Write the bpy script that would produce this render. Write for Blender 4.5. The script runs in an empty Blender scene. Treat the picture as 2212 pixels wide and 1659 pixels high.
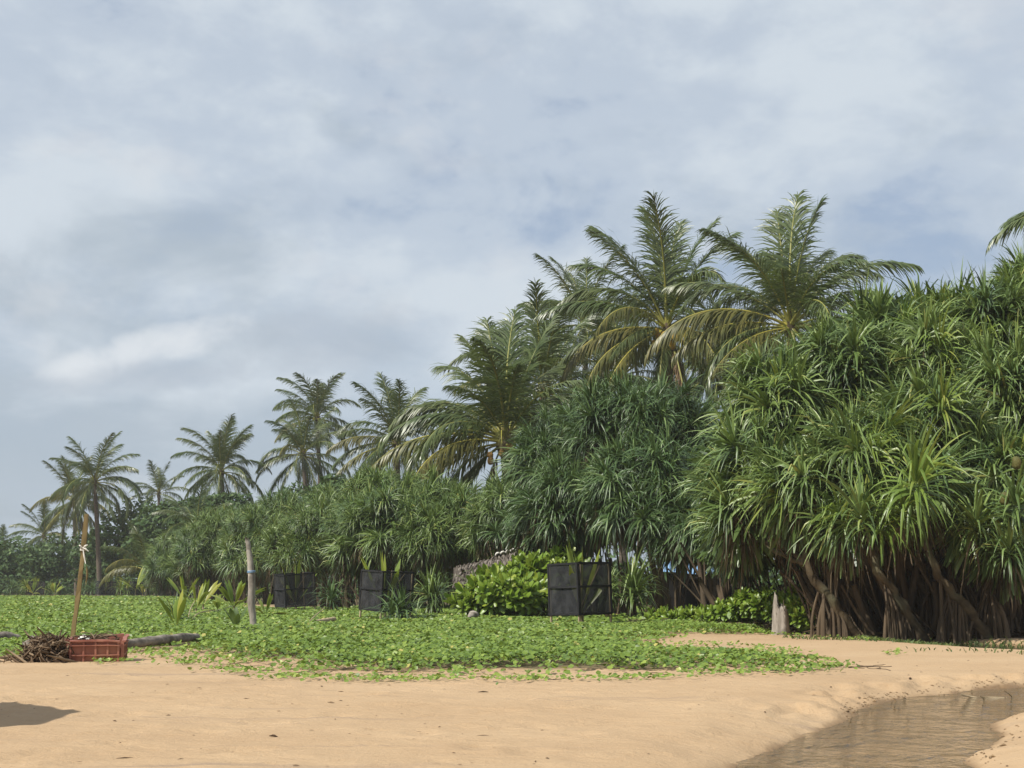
import bpy, math, random
import numpy as np

R_ = math.radians
scene = bpy.context.scene
col = scene.collection
random.seed(7)
rng = np.random.default_rng(7)

# ------------------------------------------------------------------ camera
H = 0.85                       # eye height above the sand
FPX, CX, CY, HOR = 3132.0, 1106.0, 829.5, 1264.0   # measured on a 2212 x 1659 view of the photograph
ALPHA = math.atan((HOR - CY) / FPX)
cam_d = bpy.data.cameras.new('camera')
cam = bpy.data.objects.new('camera', cam_d)
col.objects.link(cam)
cam.location = (0, 0, H)
cam.rotation_euler = (math.pi / 2 + ALPHA, 0, 0)
cam_d.lens = FPX / 2212 * 36
cam_d.sensor_width = 36
cam_d.clip_start, cam_d.clip_end = 0.1, 9000
scene.camera = cam

# ------------------------------------------------------------------ sun and sky
SUN_AZ, SUN_EL = 56.0, 50.0    # degrees to the left of "behind the camera", and above the horizon
sx, sy = -math.sin(R_(SUN_AZ)), -math.cos(R_(SUN_AZ))
sun_d = bpy.data.lights.new('sun', 'SUN')
sun = bpy.data.objects.new('sun', sun_d)
col.objects.link(sun)
sun_d.energy = 5.0
sun_d.angle = R_(0.6)
sun_d.color = (1.0, 0.95, 0.86)
SUNV = np.array([sx * math.cos(R_(SUN_EL)), sy * math.cos(R_(SUN_EL)), math.sin(R_(SUN_EL))])
from mathutils import Vector
sun.rotation_euler = Vector(SUNV).to_track_quat('Z', 'Y').to_euler()
sun.location = (-30, -20, 60)

world = bpy.data.worlds.new('World')
scene.world = world
world.use_nodes = True
wn, wl = world.node_tree.nodes, world.node_tree.links
wn.clear()
def N(nt, typ, **kw):
    n = nt.new(typ)
    for k, v in kw.items():
        if k == 'op': n.operation = v
        else: setattr(n, k, v)
    return n
def wmath(op, a, b=None, clamp=False):
    n = wn.new('ShaderNodeMath'); n.operation = op; n.use_clamp = clamp
    for i, x in enumerate((a, b)):
        if x is None: continue
        if isinstance(x, (int, float)): n.inputs[i].default_value = x
        else: wl.new(x, n.inputs[i])
    return n.outputs[0]
def wramp(fac, stops, interp='EASE'):
    n = wn.new('ShaderNodeValToRGB'); cr = n.color_ramp; cr.interpolation = interp
    while len(cr.elements) < len(stops): cr.elements.new(0.5)
    for e, (p, c) in zip(cr.elements, stops):
        e.position = p; e.color = (c, c, c, 1) if isinstance(c, (int, float)) else (*c, 1)
    wl.new(fac, n.inputs[0]); return n.outputs[0]
def wmix(f, a, b):
    n = wn.new('ShaderNodeMix'); n.data_type = 'RGBA'
    if isinstance(f, (int, float)): n.inputs[0].default_value = f
    else: wl.new(f, n.inputs[0])
    for i, x in ((6, a), (7, b)):
        if isinstance(x, tuple): n.inputs[i].default_value = (*x, 1)
        else: wl.new(x, n.inputs[i])
    return n.outputs[2]
tc = wn.new('ShaderNodeTexCoord')
sky = wn.new('ShaderNodeTexSky'); sky.sky_type = 'NISHITA'; sky.sun_disc = False
sky.sun_elevation = R_(SUN_EL); sky.sun_rotation = math.atan2(sx, sy) % (2 * math.pi)
sky.air_density = 1.0; sky.dust_density = 2.0; sky.ozone_density = 1.0
def wnoise(scale, stretch, rough=0.55, detail=6.0, dist=0.0, off=(0, 0, 0), rot=0.0):
    m = wn.new('ShaderNodeMapping'); m.inputs['Scale'].default_value = stretch
    m.inputs['Location'].default_value = off; m.inputs['Rotation'].default_value = (0, rot, 0)
    wl.new(tc.outputs['Generated'], m.inputs['Vector'])
    n = wn.new('ShaderNodeTexNoise'); n.inputs['Scale'].default_value = scale
    n.inputs['Detail'].default_value = detail; n.inputs['Roughness'].default_value = rough
    n.inputs['Distortion'].default_value = dist
    wl.new(m.outputs[0], n.inputs['Vector']); return n.outputs['Fac']
big = wnoise(4.2, (1, 1, 1.5), 0.55, 7, 0.25, (3.3, 0.4, 1.1), R_(-28))
fine = wnoise(11.0, (1, 1, 1.7), 0.58, 8, 0.25, (1.7, 2.2, 5.1), R_(-24))
shade = wnoise(6.5, (1, 1, 2.0), 0.55, 7, 0.25, (7.1, 1.2, 0.3), R_(-14))
cover = wmath('ADD', wmath('MULTIPLY', big, 0.70), wmath('MULTIPLY', fine, 0.30))
cov = wramp(cover, [(0.38, 0.10), (0.47, 0.62), (0.58, 1.0)])
sep = wn.new('ShaderNodeSeparateXYZ'); wl.new(tc.outputs['Generated'], sep.inputs[0])
low = wramp(sep.outputs['Z'], [(0.0, 1.0), (0.17, 0.62), (0.34, 0.0)], 'LINEAR')      # thicker grey bank low down
dark = wramp(wmath('ADD', wmath('MULTIPLY', shade, 0.75), wmath('MULTIPLY', low, 0.25)), [(0.42, 0.0), (0.62, 1.0)])
cloud = wmix(dark, (6.4, 7.1, 7.8), (4.5, 5.25, 6.05))
blue = wmix(0.40, sky.outputs[0], (5.3, 6.35, 8.2))
puff = wramp(wnoise(10.0, (1, 1, 1.6), 0.55, 7, 0.25, (0.2, 4.4, 2.9), R_(-30)), [(0.56, 0.0), (0.74, 0.40)])
skyc = wmix(cov, blue, cloud)
skyc = wmix(puff, skyc, (7.0, 7.3, 7.7))
def wdot(v):
    n = wn.new('ShaderNodeVectorMath'); n.operation = 'DOT_PRODUCT'; wl.new(tc.outputs['Generated'], n.inputs[0]); n.inputs[1].default_value = v; return n.outputs['Value']
def bank(c, tilt, half_len, half_h, k):
    """one long cumulus bank low in the sky: centre direction c, tilt in degrees"""
    c = np.array(c) / np.linalg.norm(c); rt = np.cross(c, [0, 0, 1.0]); rt /= np.linalg.norm(rt); up = np.cross(rt, c)
    ca, sa = math.cos(R_(tilt)), math.sin(R_(tilt)); ax, ay = rt * ca + up * sa, up * ca - rt * sa
    x = wmath('DIVIDE', wdot(tuple(ax)), half_len); y = wmath('DIVIDE', wdot(tuple(ay)), half_h)
    rr = wmath('ADD', wmath('POWER', wmath('ABSOLUTE', x), 2.0), wmath('POWER', wmath('ABSOLUTE', y), 2.0))
    m = wmath('SUBTRACT', 1.0, rr)
    billow = wnoise(26.0, (1, 1, 1.5), 0.55, 6, 0.4, (k, 1.3, 0.7), R_(-20))
    f = wramp(wmath('ADD', wmath('MULTIPLY', m, 0.5), wmath('SUBTRACT', billow, 0.5)), [(0.0, 0.0), (0.55, 0.85)])
    fwd = wmath('GREATER_THAN', wdot(tuple(c)), 0.5)
    return wmath('MULTIPLY', f, fwd)
_b = np.array([(330 - 1106) / 3132, 1.0, (1264 - 748) / 3132]); skyc = wmix(bank(_b, 17, 0.085, 0.016, 2.0), skyc, (7.6, 8.0, 8.4))
_b = np.array([(300 - 1106) / 3132, 1.0, (1264 - 815) / 3132]); skyc = wmix(wmath('MULTIPLY', bank(_b, 6, 0.10, 0.014, 5.0), 0.6), skyc, (4.5, 5.1, 5.9))
_b = np.array([(700 - 1106) / 3132, 1.0, (1264 - 730) / 3132]); skyc = wmix(wmath('MULTIPLY', bank(_b, 8, 0.09, 0.03, 8.0), 0.6), skyc, (4.7, 5.3, 6.1))
bg = wn.new('ShaderNodeBackground'); bg.inputs['Strength'].default_value = 0.088
wl.new(skyc, bg.inputs['Color'])
wo = wn.new('ShaderNodeOutputWorld'); wl.new(bg.outputs[0], wo.inputs['Surface'])

scene.view_settings.view_transform = 'Standard'
scene.view_settings.look = 'None'
scene.view_settings.exposure = 0.18
scene.view_settings.gamma = 1.0
scene.view_settings.use_curve_mapping = False
scene.render.engine = 'CYCLES'
cy = scene.cycles
cy.use_denoising = True
cy.max_bounces = 8; cy.diffuse_bounces = 3; cy.glossy_bounces = 3
cy.transmission_bounces = 4; cy.transparent_max_bounces = 16; cy.volume_bounces = 1
cy.caustics_reflective = cy.caustics_refractive = False
cy.sample_clamp_indirect = 6

# ------------------------------------------------------------------ helpers
def ray(px, py):
    u, v = (px - CX) / FPX, (CY - py) / FPX
    ca, sa = math.cos(ALPHA), math.sin(ALPHA)
    return np.array([u, ca - v * sa, sa + v * ca])
def W(px, py, Y):
    d = ray(px, py); return np.array([0, 0, H]) + d * (Y / d[1])
def G(px, py, z=0.0):
    d = ray(px, py); return np.array([0, 0, H]) + d * ((z - H) / d[2])
def mpp(Y): return Y / FPX        # metres per view pixel at that distance
def nrm(a): return a / np.maximum(np.linalg.norm(a, axis=-1, keepdims=True), 1e-9)
def fbm(x, y, f=1.0, seed=0, octs=4):
    r = np.random.default_rng(seed); out = 0; amp = 1.0; tot = 0
    for o in range(octs):
        for k in range(4):
            a, p = r.uniform(0, 6.283), r.uniform(0, 6.283)
            out = out + amp * np.sin((x * math.cos(a) + y * math.sin(a)) * f * r.uniform(0.7, 1.4) + p)
        tot += amp * 2; amp *= 0.55; f *= 2.1
    return out / tot
def sdf(x, y, poly):
    """signed distance to a polygon, negative inside"""
    P = np.asarray(poly)[:, :2]; Q = np.roll(P, -1, 0)
    d2 = np.full(np.shape(x), 1e18); ins = np.zeros(np.shape(x), bool)
    for (ax, ay), (bx, by) in zip(P, Q):
        ex, ey = bx - ax, by - ay
        t = np.clip(((x - ax) * ex + (y - ay) * ey) / (ex * ex + ey * ey + 1e-12), 0, 1)
        d2 = np.minimum(d2, (x - ax - t * ex) ** 2 + (y - ay - t * ey) ** 2)
        c = (ay > y) != (by > y)
        with np.errstate(divide='ignore', invalid='ignore'):
            ins ^= c & (x < (bx - ax) * (y - ay) / (by - ay + 1e-15) + ax)
    return np.where(ins, -1, 1) * np.sqrt(d2)
def sstep(a, b, x):
    t = np.clip((x - a) / (b - a), 0, 1); return t * t * (3 - 2 * t)

class MB:
    """collects numpy pieces of geometry and links them as one mesh"""
    def __init__(s): s.v, s.f, s.m, s.r, s.n = [], [], [], [], 0
    def add(s, V, F, mat=0, rnd=0.0):
        V = np.asarray(V, float).reshape(-1, 3); F = np.asarray(F, int)
        s.v.append(V); s.f.append(F + s.n); s.m.append(np.full(len(F), mat) if np.isscalar(mat) else mat)
        s.r.append(np.full(len(V), rnd) if np.isscalar(rnd) else np.asarray(rnd).ravel()); s.n += len(V)
    def mesh(s, name, mats, smooth=True):
        me = bpy.data.meshes.new(name)
        V = np.concatenate(s.v); R = np.concatenate(s.r)
        me.vertices.add(len(V)); me.vertices.foreach_set('co', V.astype(np.float32).ravel())
        loops = np.concatenate([f.ravel() for f in s.f])
        sizes = np.concatenate([np.full(len(f), f.shape[1]) for f in s.f])
        starts = np.concatenate([[0], np.cumsum(sizes)[:-1]])
        me.loops.add(len(loops)); me.loops.foreach_set('vertex_index', loops.astype(np.int32))
        me.polygons.add(len(sizes)); me.polygons.foreach_set('loop_start', starts.astype(np.int32))
        me.polygons.foreach_set('material_index', np.concatenate(s.m).astype(np.int32))
        me.polygons.foreach_set('use_smooth', np.full(len(sizes), smooth))
        at = me.attributes.new('rnd', 'FLOAT', 'POINT'); at.data.foreach_set('value', R.astype(np.float32))
        me.update(calc_edges=True); me.validate()
        for m in (mats if isinstance(mats, (list, tuple)) else [mats]): me.materials.append(m)
        return me
    def obj(s, name, mats, parent=None, smooth=True):
        return link(name, s.mesh(name, mats, smooth), parent)
    def box(s, c, size, rot=None, mat=0, rnd=0.5, jit=0.0):
        b = np.array([[i, j, k] for i in (-.5, .5) for j in (-.5, .5) for k in (-.5, .5)]) * np.asarray(size)
        if jit: b = b + rng.normal(0, jit, b.shape)
        if rot is not None: b = b @ np.asarray(rot).T
        s.add(b + np.asarray(c), [[0, 1, 3, 2], [4, 6, 7, 5], [0, 4, 5, 1], [2, 3, 7, 6], [0, 2, 6, 4], [1, 5, 7, 3]], mat, rnd)
    def tube(s, P, rad, sides=7, mat=0, rnd=0.5, cap=True, lump=0.0, flat=1.0):
        P = np.asarray(P, float); n = len(P); rad = np.broadcast_to(np.asarray(rad, float), (n,))
        T = nrm(np.gradient(P, axis=0))
        up = np.array([0, 0, 1.0]) if abs(T[0][2]) < 0.9 else np.array([1.0, 0, 0])
        A = nrm(np.cross(T, up)); B = np.cross(T, A)
        a = np.arange(sides) / sides * 2 * math.pi
        rr = rad[:, None] * (1 + lump * rng.normal(0, 1, (n, sides)))
        V = P[:, None] + rr[..., None] * (np.cos(a)[None, :, None] * A[:, None] + flat * np.sin(a)[None, :, None] * B[:, None])
        i, j = np.meshgrid(np.arange(n - 1), np.arange(sides), indexing='ij'); j2 = (j + 1) % sides
        F = np.stack([i * sides + j, i * sides + j2, (i + 1) * sides + j2, (i + 1) * sides + j], -1).reshape(-1, 4)
        base = s.n; s.add(V, F, mat, rnd)
        if cap:
            for k, idx in ((0, 0), (n - 1, n - 1)):
                c = s.n; s.add([P[k]], np.zeros((0, 3), int), mat, rnd)
                jj = np.arange(sides); ring = base + idx * sides
                s.f.append(np.stack([np.full(sides, c), ring + (jj + (0 if k == 0 else 1)) % sides, ring + (jj + (1 if k == 0 else 0)) % sides], -1))
                s.m.append(np.full(sides, mat))
def link(name, data, parent=None):
    o = bpy.data.objects.new(name, data); col.objects.link(o)
    if parent is not None: o.parent = parent
    return o
def tag(o, label=None, cat=None, group=None, kind=None):
    for k, v in (('label', label), ('category', cat), ('group', group), ('kind', kind)):
        if v: o[k] = v
    return o
def thing(name, loc, label, cat, group=None, rz=0.0):
    o = bpy.data.objects.new(name, None); col.objects.link(o)
    o.empty_display_size = 0.2
    o.location = tuple(loc); o.rotation_euler = (0, 0, rz)
    return tag(o, label, cat, group)
def rotz(a): c, s = math.cos(a), math.sin(a); return np.array([[c, -s, 0], [s, c, 0], [0, 0, 1]])
def rotx(a): c, s = math.cos(a), math.sin(a); return np.array([[1, 0, 0], [0, c, -s], [0, s, c]])
def roty(a): c, s = math.cos(a), math.sin(a); return np.array([[c, 0, s], [0, 1, 0], [-s, 0, c]])
def curve(pts, n=12):
    """smooth Catmull-Rom through the points"""
    P = np.asarray(pts, float); P = np.vstack([2 * P[0] - P[1], P, 2 * P[-1] - P[-2]])
    m = len(P) - 3; out = []
    for t in np.linspace(0, m - 1e-6, n):
        i = int(t); u = t - i; a, b, c, d = P[i:i + 4]
        out.append(0.5 * (2 * b + (c - a) * u + (2 * a - 5 * b + 4 * c - d) * u * u + (3 * b - a - 3 * c + d) * u ** 3))
    return np.array(out)
def strips(P, S, w, fold=0.25, upv=None):
    """P (n,k,3) centre lines, S (n,k,3) side vectors, w (n,k) half widths -> folded ribbons"""
    n, k, _ = P.shape
    T = nrm(np.gradient(P, axis=1)); Nn = np.cross(S, T)
    V = np.stack([P - S * w[..., None], P - Nn * (w * fold)[..., None], P + S * w[..., None]], 2)   # n,k,3,3
    base = (np.arange(n) * k * 3)[:, None, None]
    kk = (np.arange(k - 1) * 3)[None, :, None]; cc = np.array([0, 1])[None, None, :]
    a = base + kk + cc
    F = np.stack([a, a + 1, a + 4, a + 3], -1).reshape(-1, 4)
    return V.reshape(-1, 3), F
def ribbon(P, S, w):
    """flat two-vertex ribbons"""
    n, k, _ = P.shape
    V = np.stack([P - S * w[..., None], P + S * w[..., None]], 2)
    a = (np.arange(n) * k * 2)[:, None] + (np.arange(k - 1) * 2)[None]
    F = np.stack([a, a + 1, a + 3, a + 2], -1).reshape(-1, 4)
    return V.reshape(-1, 3), F

# ------------------------------------------------------------------ materials
def newmat(name):
    m = bpy.data.materials.new(name); m.use_nodes = True
    nt = m.node_tree; nt.nodes.clear()
    out = nt.nodes.new('ShaderNodeOutputMaterial')
    return m, nt, out
def mixc(nt, f, a, b, mode='MIX'):
    n = nt.nodes.new('ShaderNodeMix'); n.data_type = 'RGBA'; n.blend_type = mode
    for i, x in ((0, f), (6, a), (7, b)):
        if isinstance(x, (int, float)): n.inputs[i].default_value = x
        elif isinstance(x, tuple): n.inputs[i].default_value = (*x, 1)
        else: nt.links.new(x, n.inputs[i])
    return n.outputs[2]
def ramp(nt, fac, stops, interp='LINEAR'):
    n = nt.nodes.new('ShaderNodeValToRGB'); cr = n.color_ramp; cr.interpolation = interp
    while len(cr.elements) < len(stops): cr.elements.new(0.5)
    for e, (p, c) in zip(cr.elements, stops):
        e.position = p; e.color = (c, c, c, 1) if isinstance(c, (int, float)) else (*c, 1)
    nt.links.new(fac, n.inputs[0]); return n.outputs[0]
def noise(nt, scale, detail=4, rough=0.5, vec=None, stretch=None, dist=0.0, coord='Object'):
    n = nt.nodes.new('ShaderNodeTexNoise')
    n.inputs['Scale'].default_value = scale; n.inputs['Detail'].default_value = detail
    n.inputs['Roughness'].default_value = rough; n.inputs['Distortion'].default_value = dist
    if vec is None:
        t = nt.nodes.new('ShaderNodeTexCoord'); vec = t.outputs[coord]
    if stretch:
        m = nt.nodes.new('ShaderNodeMapping'); m.inputs['Scale'].default_value = stretch
        nt.links.new(vec, m.inputs['Vector']); vec = m.outputs[0]
    nt.links.new(vec, n.inputs['Vector']); return n.outputs['Fac']
def attr(nt, name='rnd'):
    a = nt.nodes.new('ShaderNodeAttribute'); a.attribute_name = name; return a.outputs['Fac']
def bump(nt, h, strength=0.4, dist=0.02):
    b = nt.nodes.new('ShaderNodeBump'); b.inputs['Strength'].default_value = strength
    b.inputs['Distance'].default_value = dist; nt.links.new(h, b.inputs['Height']); return b.outputs[0]
def pbsdf(nt, colr, rough=0.6, spec=0.3, normal=None):
    p = nt.nodes.new('ShaderNodeBsdfPrincipled')
    if isinstance(colr, tuple): p.inputs['Base Color'].default_value = (*colr, 1)
    else: nt.links.new(colr, p.inputs['Base Color'])
    p.inputs['Roughness'].default_value = rough
    p.inputs['Specular IOR Level'].default_value = spec
    if normal is not None: nt.links.new(normal, p.inputs['Normal'])
    return p
def leaf_mat(name, stops, trans=0.25, rough=0.42, spec=0.45, vary=0.35, varcol=(0.14, 0.16, 0.03)):
    m, nt, out = newmat(name)
    c = ramp(nt, attr(nt), stops)
    oi = nt.nodes.new('ShaderNodeObjectInfo')
    f = nt.nodes.new('ShaderNodeMath'); f.operation = 'MULTIPLY'; f.inputs[1].default_value = vary
    nt.links.new(oi.outputs['Random'], f.inputs[0])
    c = mixc(nt, f.outputs[0], c, varcol)
    p = pbsdf(nt, c, rough, spec)
    tr = nt.nodes.new('ShaderNodeBsdfTranslucent')
    nt.links.new(mixc(nt, 0.5, c, (0.16, 0.22, 0.03)), tr.inputs['Color'])
    ms = nt.nodes.new('ShaderNodeMixShader'); ms.inputs[0].default_value = trans
    nt.links.new(p.outputs[0], ms.inputs[1]); nt.links.new(tr.outputs[0], ms.inputs[2])
    nt.links.new(ms.outputs[0], out.inputs['Surface'])
    return m
def rough_mat(name, ca, cb, scale=6, rough=0.85, bstr=0.5, bdist=0.02, stretch=None, third=None, spec=0.2):
    m, nt, out = newmat(name)
    n1 = noise(nt, scale, 6, 0.6, stretch=stretch)
    c = ramp(nt, n1, [(0.32, ca), (0.66, cb)])
    if third: c = mixc(nt, ramp(nt, noise(nt, scale * 0.35, 4, 0.6), [(0.52, 0.0), (0.66, 0.8)]), c, third)
    c = mixc(nt, mixf(nt, attr(nt), 0.5), c, (ca[0] * 0.5, ca[1] * 0.5, ca[2] * 0.5))
    n2 = noise(nt, scale * 3, 5, 0.65, stretch=stretch)
    p = pbsdf(nt, c, rough, spec, bump(nt, n2, bstr, bdist))
    nt.links.new(p.outputs[0], out.inputs['Surface'])
    return m
def mixf(nt, fac, k):
    f = nt.nodes.new('ShaderNodeMath'); f.operation = 'MULTIPLY'; f.inputs[1].default_value = k
    nt.links.new(fac, f.inputs[0]); return f.outputs[0]

M = {}
M['pandan'] = leaf_mat('pandanus_leaf', [(0.0, (0.022, 0.046, 0.016)), (0.5, (0.096, 0.160, 0.043)), (0.9, (0.225, 0.300, 0.085)), (1.0, (0.31, 0.30, 0.09))], 0.15, 0.40, 0.45, 0.35, (0.19, 0.25, 0.055))  # dark end of the ramp includes painted shade for the low leaves
M['pandan_blue'] = leaf_mat('pandanus_leaf_blue_green', [(0.0, (0.018, 0.040, 0.016)), (0.6, (0.078, 0.138, 0.044)), (1.0, (0.18, 0.255, 0.084))], 0.12, 0.40, 0.45, 0.25, (0.10, 0.165, 0.05))
M['pandan_lime'] = leaf_mat('pandanus_leaf_lime', [(0.0, (0.09, 0.16, 0.03)), (0.6, (0.19, 0.28, 0.05)), (1.0, (0.36, 0.36, 0.08))], 0.28, 0.38, 0.5, 0.2)
M['dead'] = leaf_mat('dry_leaf', [(0.0, (0.045, 0.032, 0.020)), (0.6, (0.095, 0.069, 0.041)), (1.0, (0.20, 0.155, 0.095))], 0.12, 0.75, 0.15, 0.2, (0.06, 0.035, 0.02))
M['palm'] = leaf_mat('palm_leaflet', [(0.0, (0.042, 0.072, 0.024)), (0.6, (0.088, 0.128, 0.042)), (1.0, (0.15, 0.185, 0.065))], 0.22, 0.36, 0.45, 0.35, (0.12, 0.125, 0.04))
M['palm_old'] = leaf_mat('palm_leaflet_yellowing', [(0.0, (0.070, 0.085, 0.022)), (0.6, (0.135, 0.140, 0.035)), (1.0, (0.25, 0.21, 0.05))], 0.25, 0.4, 0.4, 0.3, (0.12, 0.085, 0.03))
M['palm_dry'] = leaf_mat('palm_leaflet_dry', [(0.0, (0.07, 0.045, 0.026)), (0.6, (0.14, 0.095, 0.055)), (1.0, (0.24, 0.17, 0.10))], 0.15, 0.8, 0.1, 0.2, (0.09, 0.06, 0.035))
M['rachis'] = leaf_mat('frond_rachis', [(0.0, (0.18, 0.19, 0.035)), (1.0, (0.24, 0.24, 0.05))], 0.0, 0.45, 0.4, 0.3, (0.2, 0.15, 0.04))
M['rachis_yellow'] = leaf_mat('frond_rachis_yellow', [(0.0, (0.30, 0.28, 0.05)), (1.0, (0.38, 0.34, 0.06))], 0.0, 0.45, 0.4, 0.2, (0.3, 0.2, 0.05))
M['vine'] = leaf_mat('morning_glory_leaf', [(0.0, (0.090, 0.155, 0.026)), (0.5, (0.185, 0.275, 0.042)), (0.85, (0.285, 0.370, 0.068)), (0.95, (0.38, 0.43, 0.12)), (1.0, (0.46, 0.42, 0.12))], 0.30, 0.42, 0.38, 0.0)
M['naupaka'] = leaf_mat('shrub_leaf', [(0.0, (0.085, 0.155, 0.020)), (0.6, (0.18, 0.29, 0.030)), (1.0, (0.32, 0.38, 0.05))], 0.30, 0.36, 0.45, 0.30, (0.22, 0.27, 0.03))
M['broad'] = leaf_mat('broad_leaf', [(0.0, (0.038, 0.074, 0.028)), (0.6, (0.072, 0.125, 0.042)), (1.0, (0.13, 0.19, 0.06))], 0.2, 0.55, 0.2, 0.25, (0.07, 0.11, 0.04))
M['seedling'] = leaf_mat('seedling_leaf', [(0.0, (0.10, 0.17, 0.025)), (0.6, (0.20, 0.28, 0.035)), (1.0, (0.40, 0.38, 0.06))], 0.30, 0.36, 0.45, 0.3, (0.34, 0.30, 0.04))
M['grass'] = leaf_mat('grass_blade', [(0.0, (0.05, 0.09, 0.025)), (0.6, (0.09, 0.14, 0.035)), (1.0, (0.17, 0.18, 0.06))], 0.25, 0.5, 0.3, 0.0)
M['litter'] = leaf_mat('dry_bits', [(0.0, (0.035, 0.022, 0.014)), (0.6, (0.10, 0.060, 0.034)), (1.0, (0.24, 0.17, 0.10))], 0.0, 0.85, 0.1, 0.0)
M['bark'] = rough_mat('pandanus_bark', (0.050, 0.037, 0.021), (0.135, 0.102, 0.058), 5, 0.9, 0.7, 0.02, third=(0.13, 0.13, 0.08))
M['root'] = rough_mat('prop_root_bark', (0.050, 0.037, 0.023), (0.150, 0.110, 0.070), 4, 0.9, 0.6, 0.015, (1, 1, 0.25))
M['palm_bark'] = rough_mat('palm_bark', (0.090, 0.072, 0.055), (0.19, 0.155, 0.125), 4, 0.9, 0.7, 0.03, (1, 1, 4))
M['drift'] = rough_mat('driftwood', (0.17, 0.145, 0.12), (0.46, 0.41, 0.35), 7, 0.9, 0.8, 0.012, (1, 1, 0.18), (0.10, 0.08, 0.06))
M['log'] = rough_mat('grey_log', (0.10, 0.086, 0.072), (0.30, 0.26, 0.22), 9, 0.9, 0.8, 0.012, (0.15, 1, 1), (0.08, 0.062, 0.05))
M['lumber'] = rough_mat('weathered_lumber', (0.135, 0.100, 0.042), (0.26, 0.195, 0.090), 10, 0.8, 0.6, 0.006, (1, 1, 0.12), (0.10, 0.060, 0.028))
M['pale_wood'] = rough_mat('pale_stake', (0.28, 0.215, 0.13), (0.46, 0.37, 0.24), 10, 0.8, 0.5, 0.005, (1, 1, 0.12))
M['stick'] = leaf_mat('dry_stick', [(0.0, (0.045, 0.028, 0.018)), (0.5, (0.115, 0.075, 0.047)), (1.0, (0.25, 0.185, 0.12))], 0.0, 0.85, 0.15, 0.35, (0.17, 0.125, 0.08))
M['crate'] = rough_mat('crate_plastic', (0.25, 0.088, 0.060), (0.34, 0.130, 0.092), 5, 0.5, 0.15, 0.004, third=(0.40, 0.19, 0.12), spec=0.4)
M['white_rag'] = rough_mat('white_plastic', (0.55, 0.53, 0.47), (0.78, 0.76, 0.70), 9, 0.6, 0.5, 0.01)
M['nut'] = rough_mat('coconut_husk_yellow', (0.46, 0.26, 0.035), (0.66, 0.40, 0.06), 5, 0.5, 0.1, 0.01)
M['nut_green'] = rough_mat('coconut_husk_brown', (0.20, 0.11, 0.03), (0.34, 0.20, 0.05), 5, 0.55, 0.1, 0.01)
M['fruit'] = rough_mat('pandanus_fruit', (0.075, 0.080, 0.022), (0.17, 0.15, 0.05), 9, 0.6, 0.6, 0.02)
M['thatch'] = leaf_mat('thatch', [(0.0, (0.055, 0.045, 0.036)), (0.6, (0.115, 0.098, 0.082)), (1.0, (0.24, 0.21, 0.18))], 0.0, 0.9, 0.1, 0.0)
M['tarp'] = rough_mat('blue_tarpaulin', (0.20, 0.37, 0.62), (0.30, 0.48, 0.72), 3, 0.45, 0.3, 0.03, spec=0.4)
M['dark_wall'] = rough_mat('dark_boarding', (0.010, 0.010, 0.010), (0.022, 0.021, 0.020), 3, 0.9, 0.3, 0.02)
M['batten'] = rough_mat('black_net_batten', (0.012, 0.012, 0.013), (0.028, 0.028, 0.030), 12, 0.8, 0.3, 0.004)
M['mud_clod'] = rough_mat('wet_sand_clod', (0.20, 0.135, 0.075), (0.36, 0.25, 0.145), 14, 0.95, 0.6, 0.01)

def net_mat():
    m, nt, out = newmat('black_shade_net')
    w = nt.nodes.new('ShaderNodeTexCoord')
    nz = noise(nt, 5.0, 4, 0.6)
    d = nt.nodes.new('ShaderNodeBsdfDiffuse')
    nt.links.new(ramp(nt, nz, [(0.3, (0.026, 0.027, 0.029)), (0.75, (0.060, 0.061, 0.065))]), d.inputs['Color'])
    t = nt.nodes.new('ShaderNodeBsdfTransparent')
    ms = nt.nodes.new('ShaderNodeMixShader'); nt.links.new(ramp(nt, nz, [(0.3, 0.66), (0.7, 0.82)]), ms.inputs[0])
    nt.links.new(t.outputs[0], ms.inputs[1]); nt.links.new(d.outputs[0], ms.inputs[2])
    nt.links.new(ms.outputs[0], out.inputs['Surface']); return m
M['net'] = net_mat()

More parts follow.
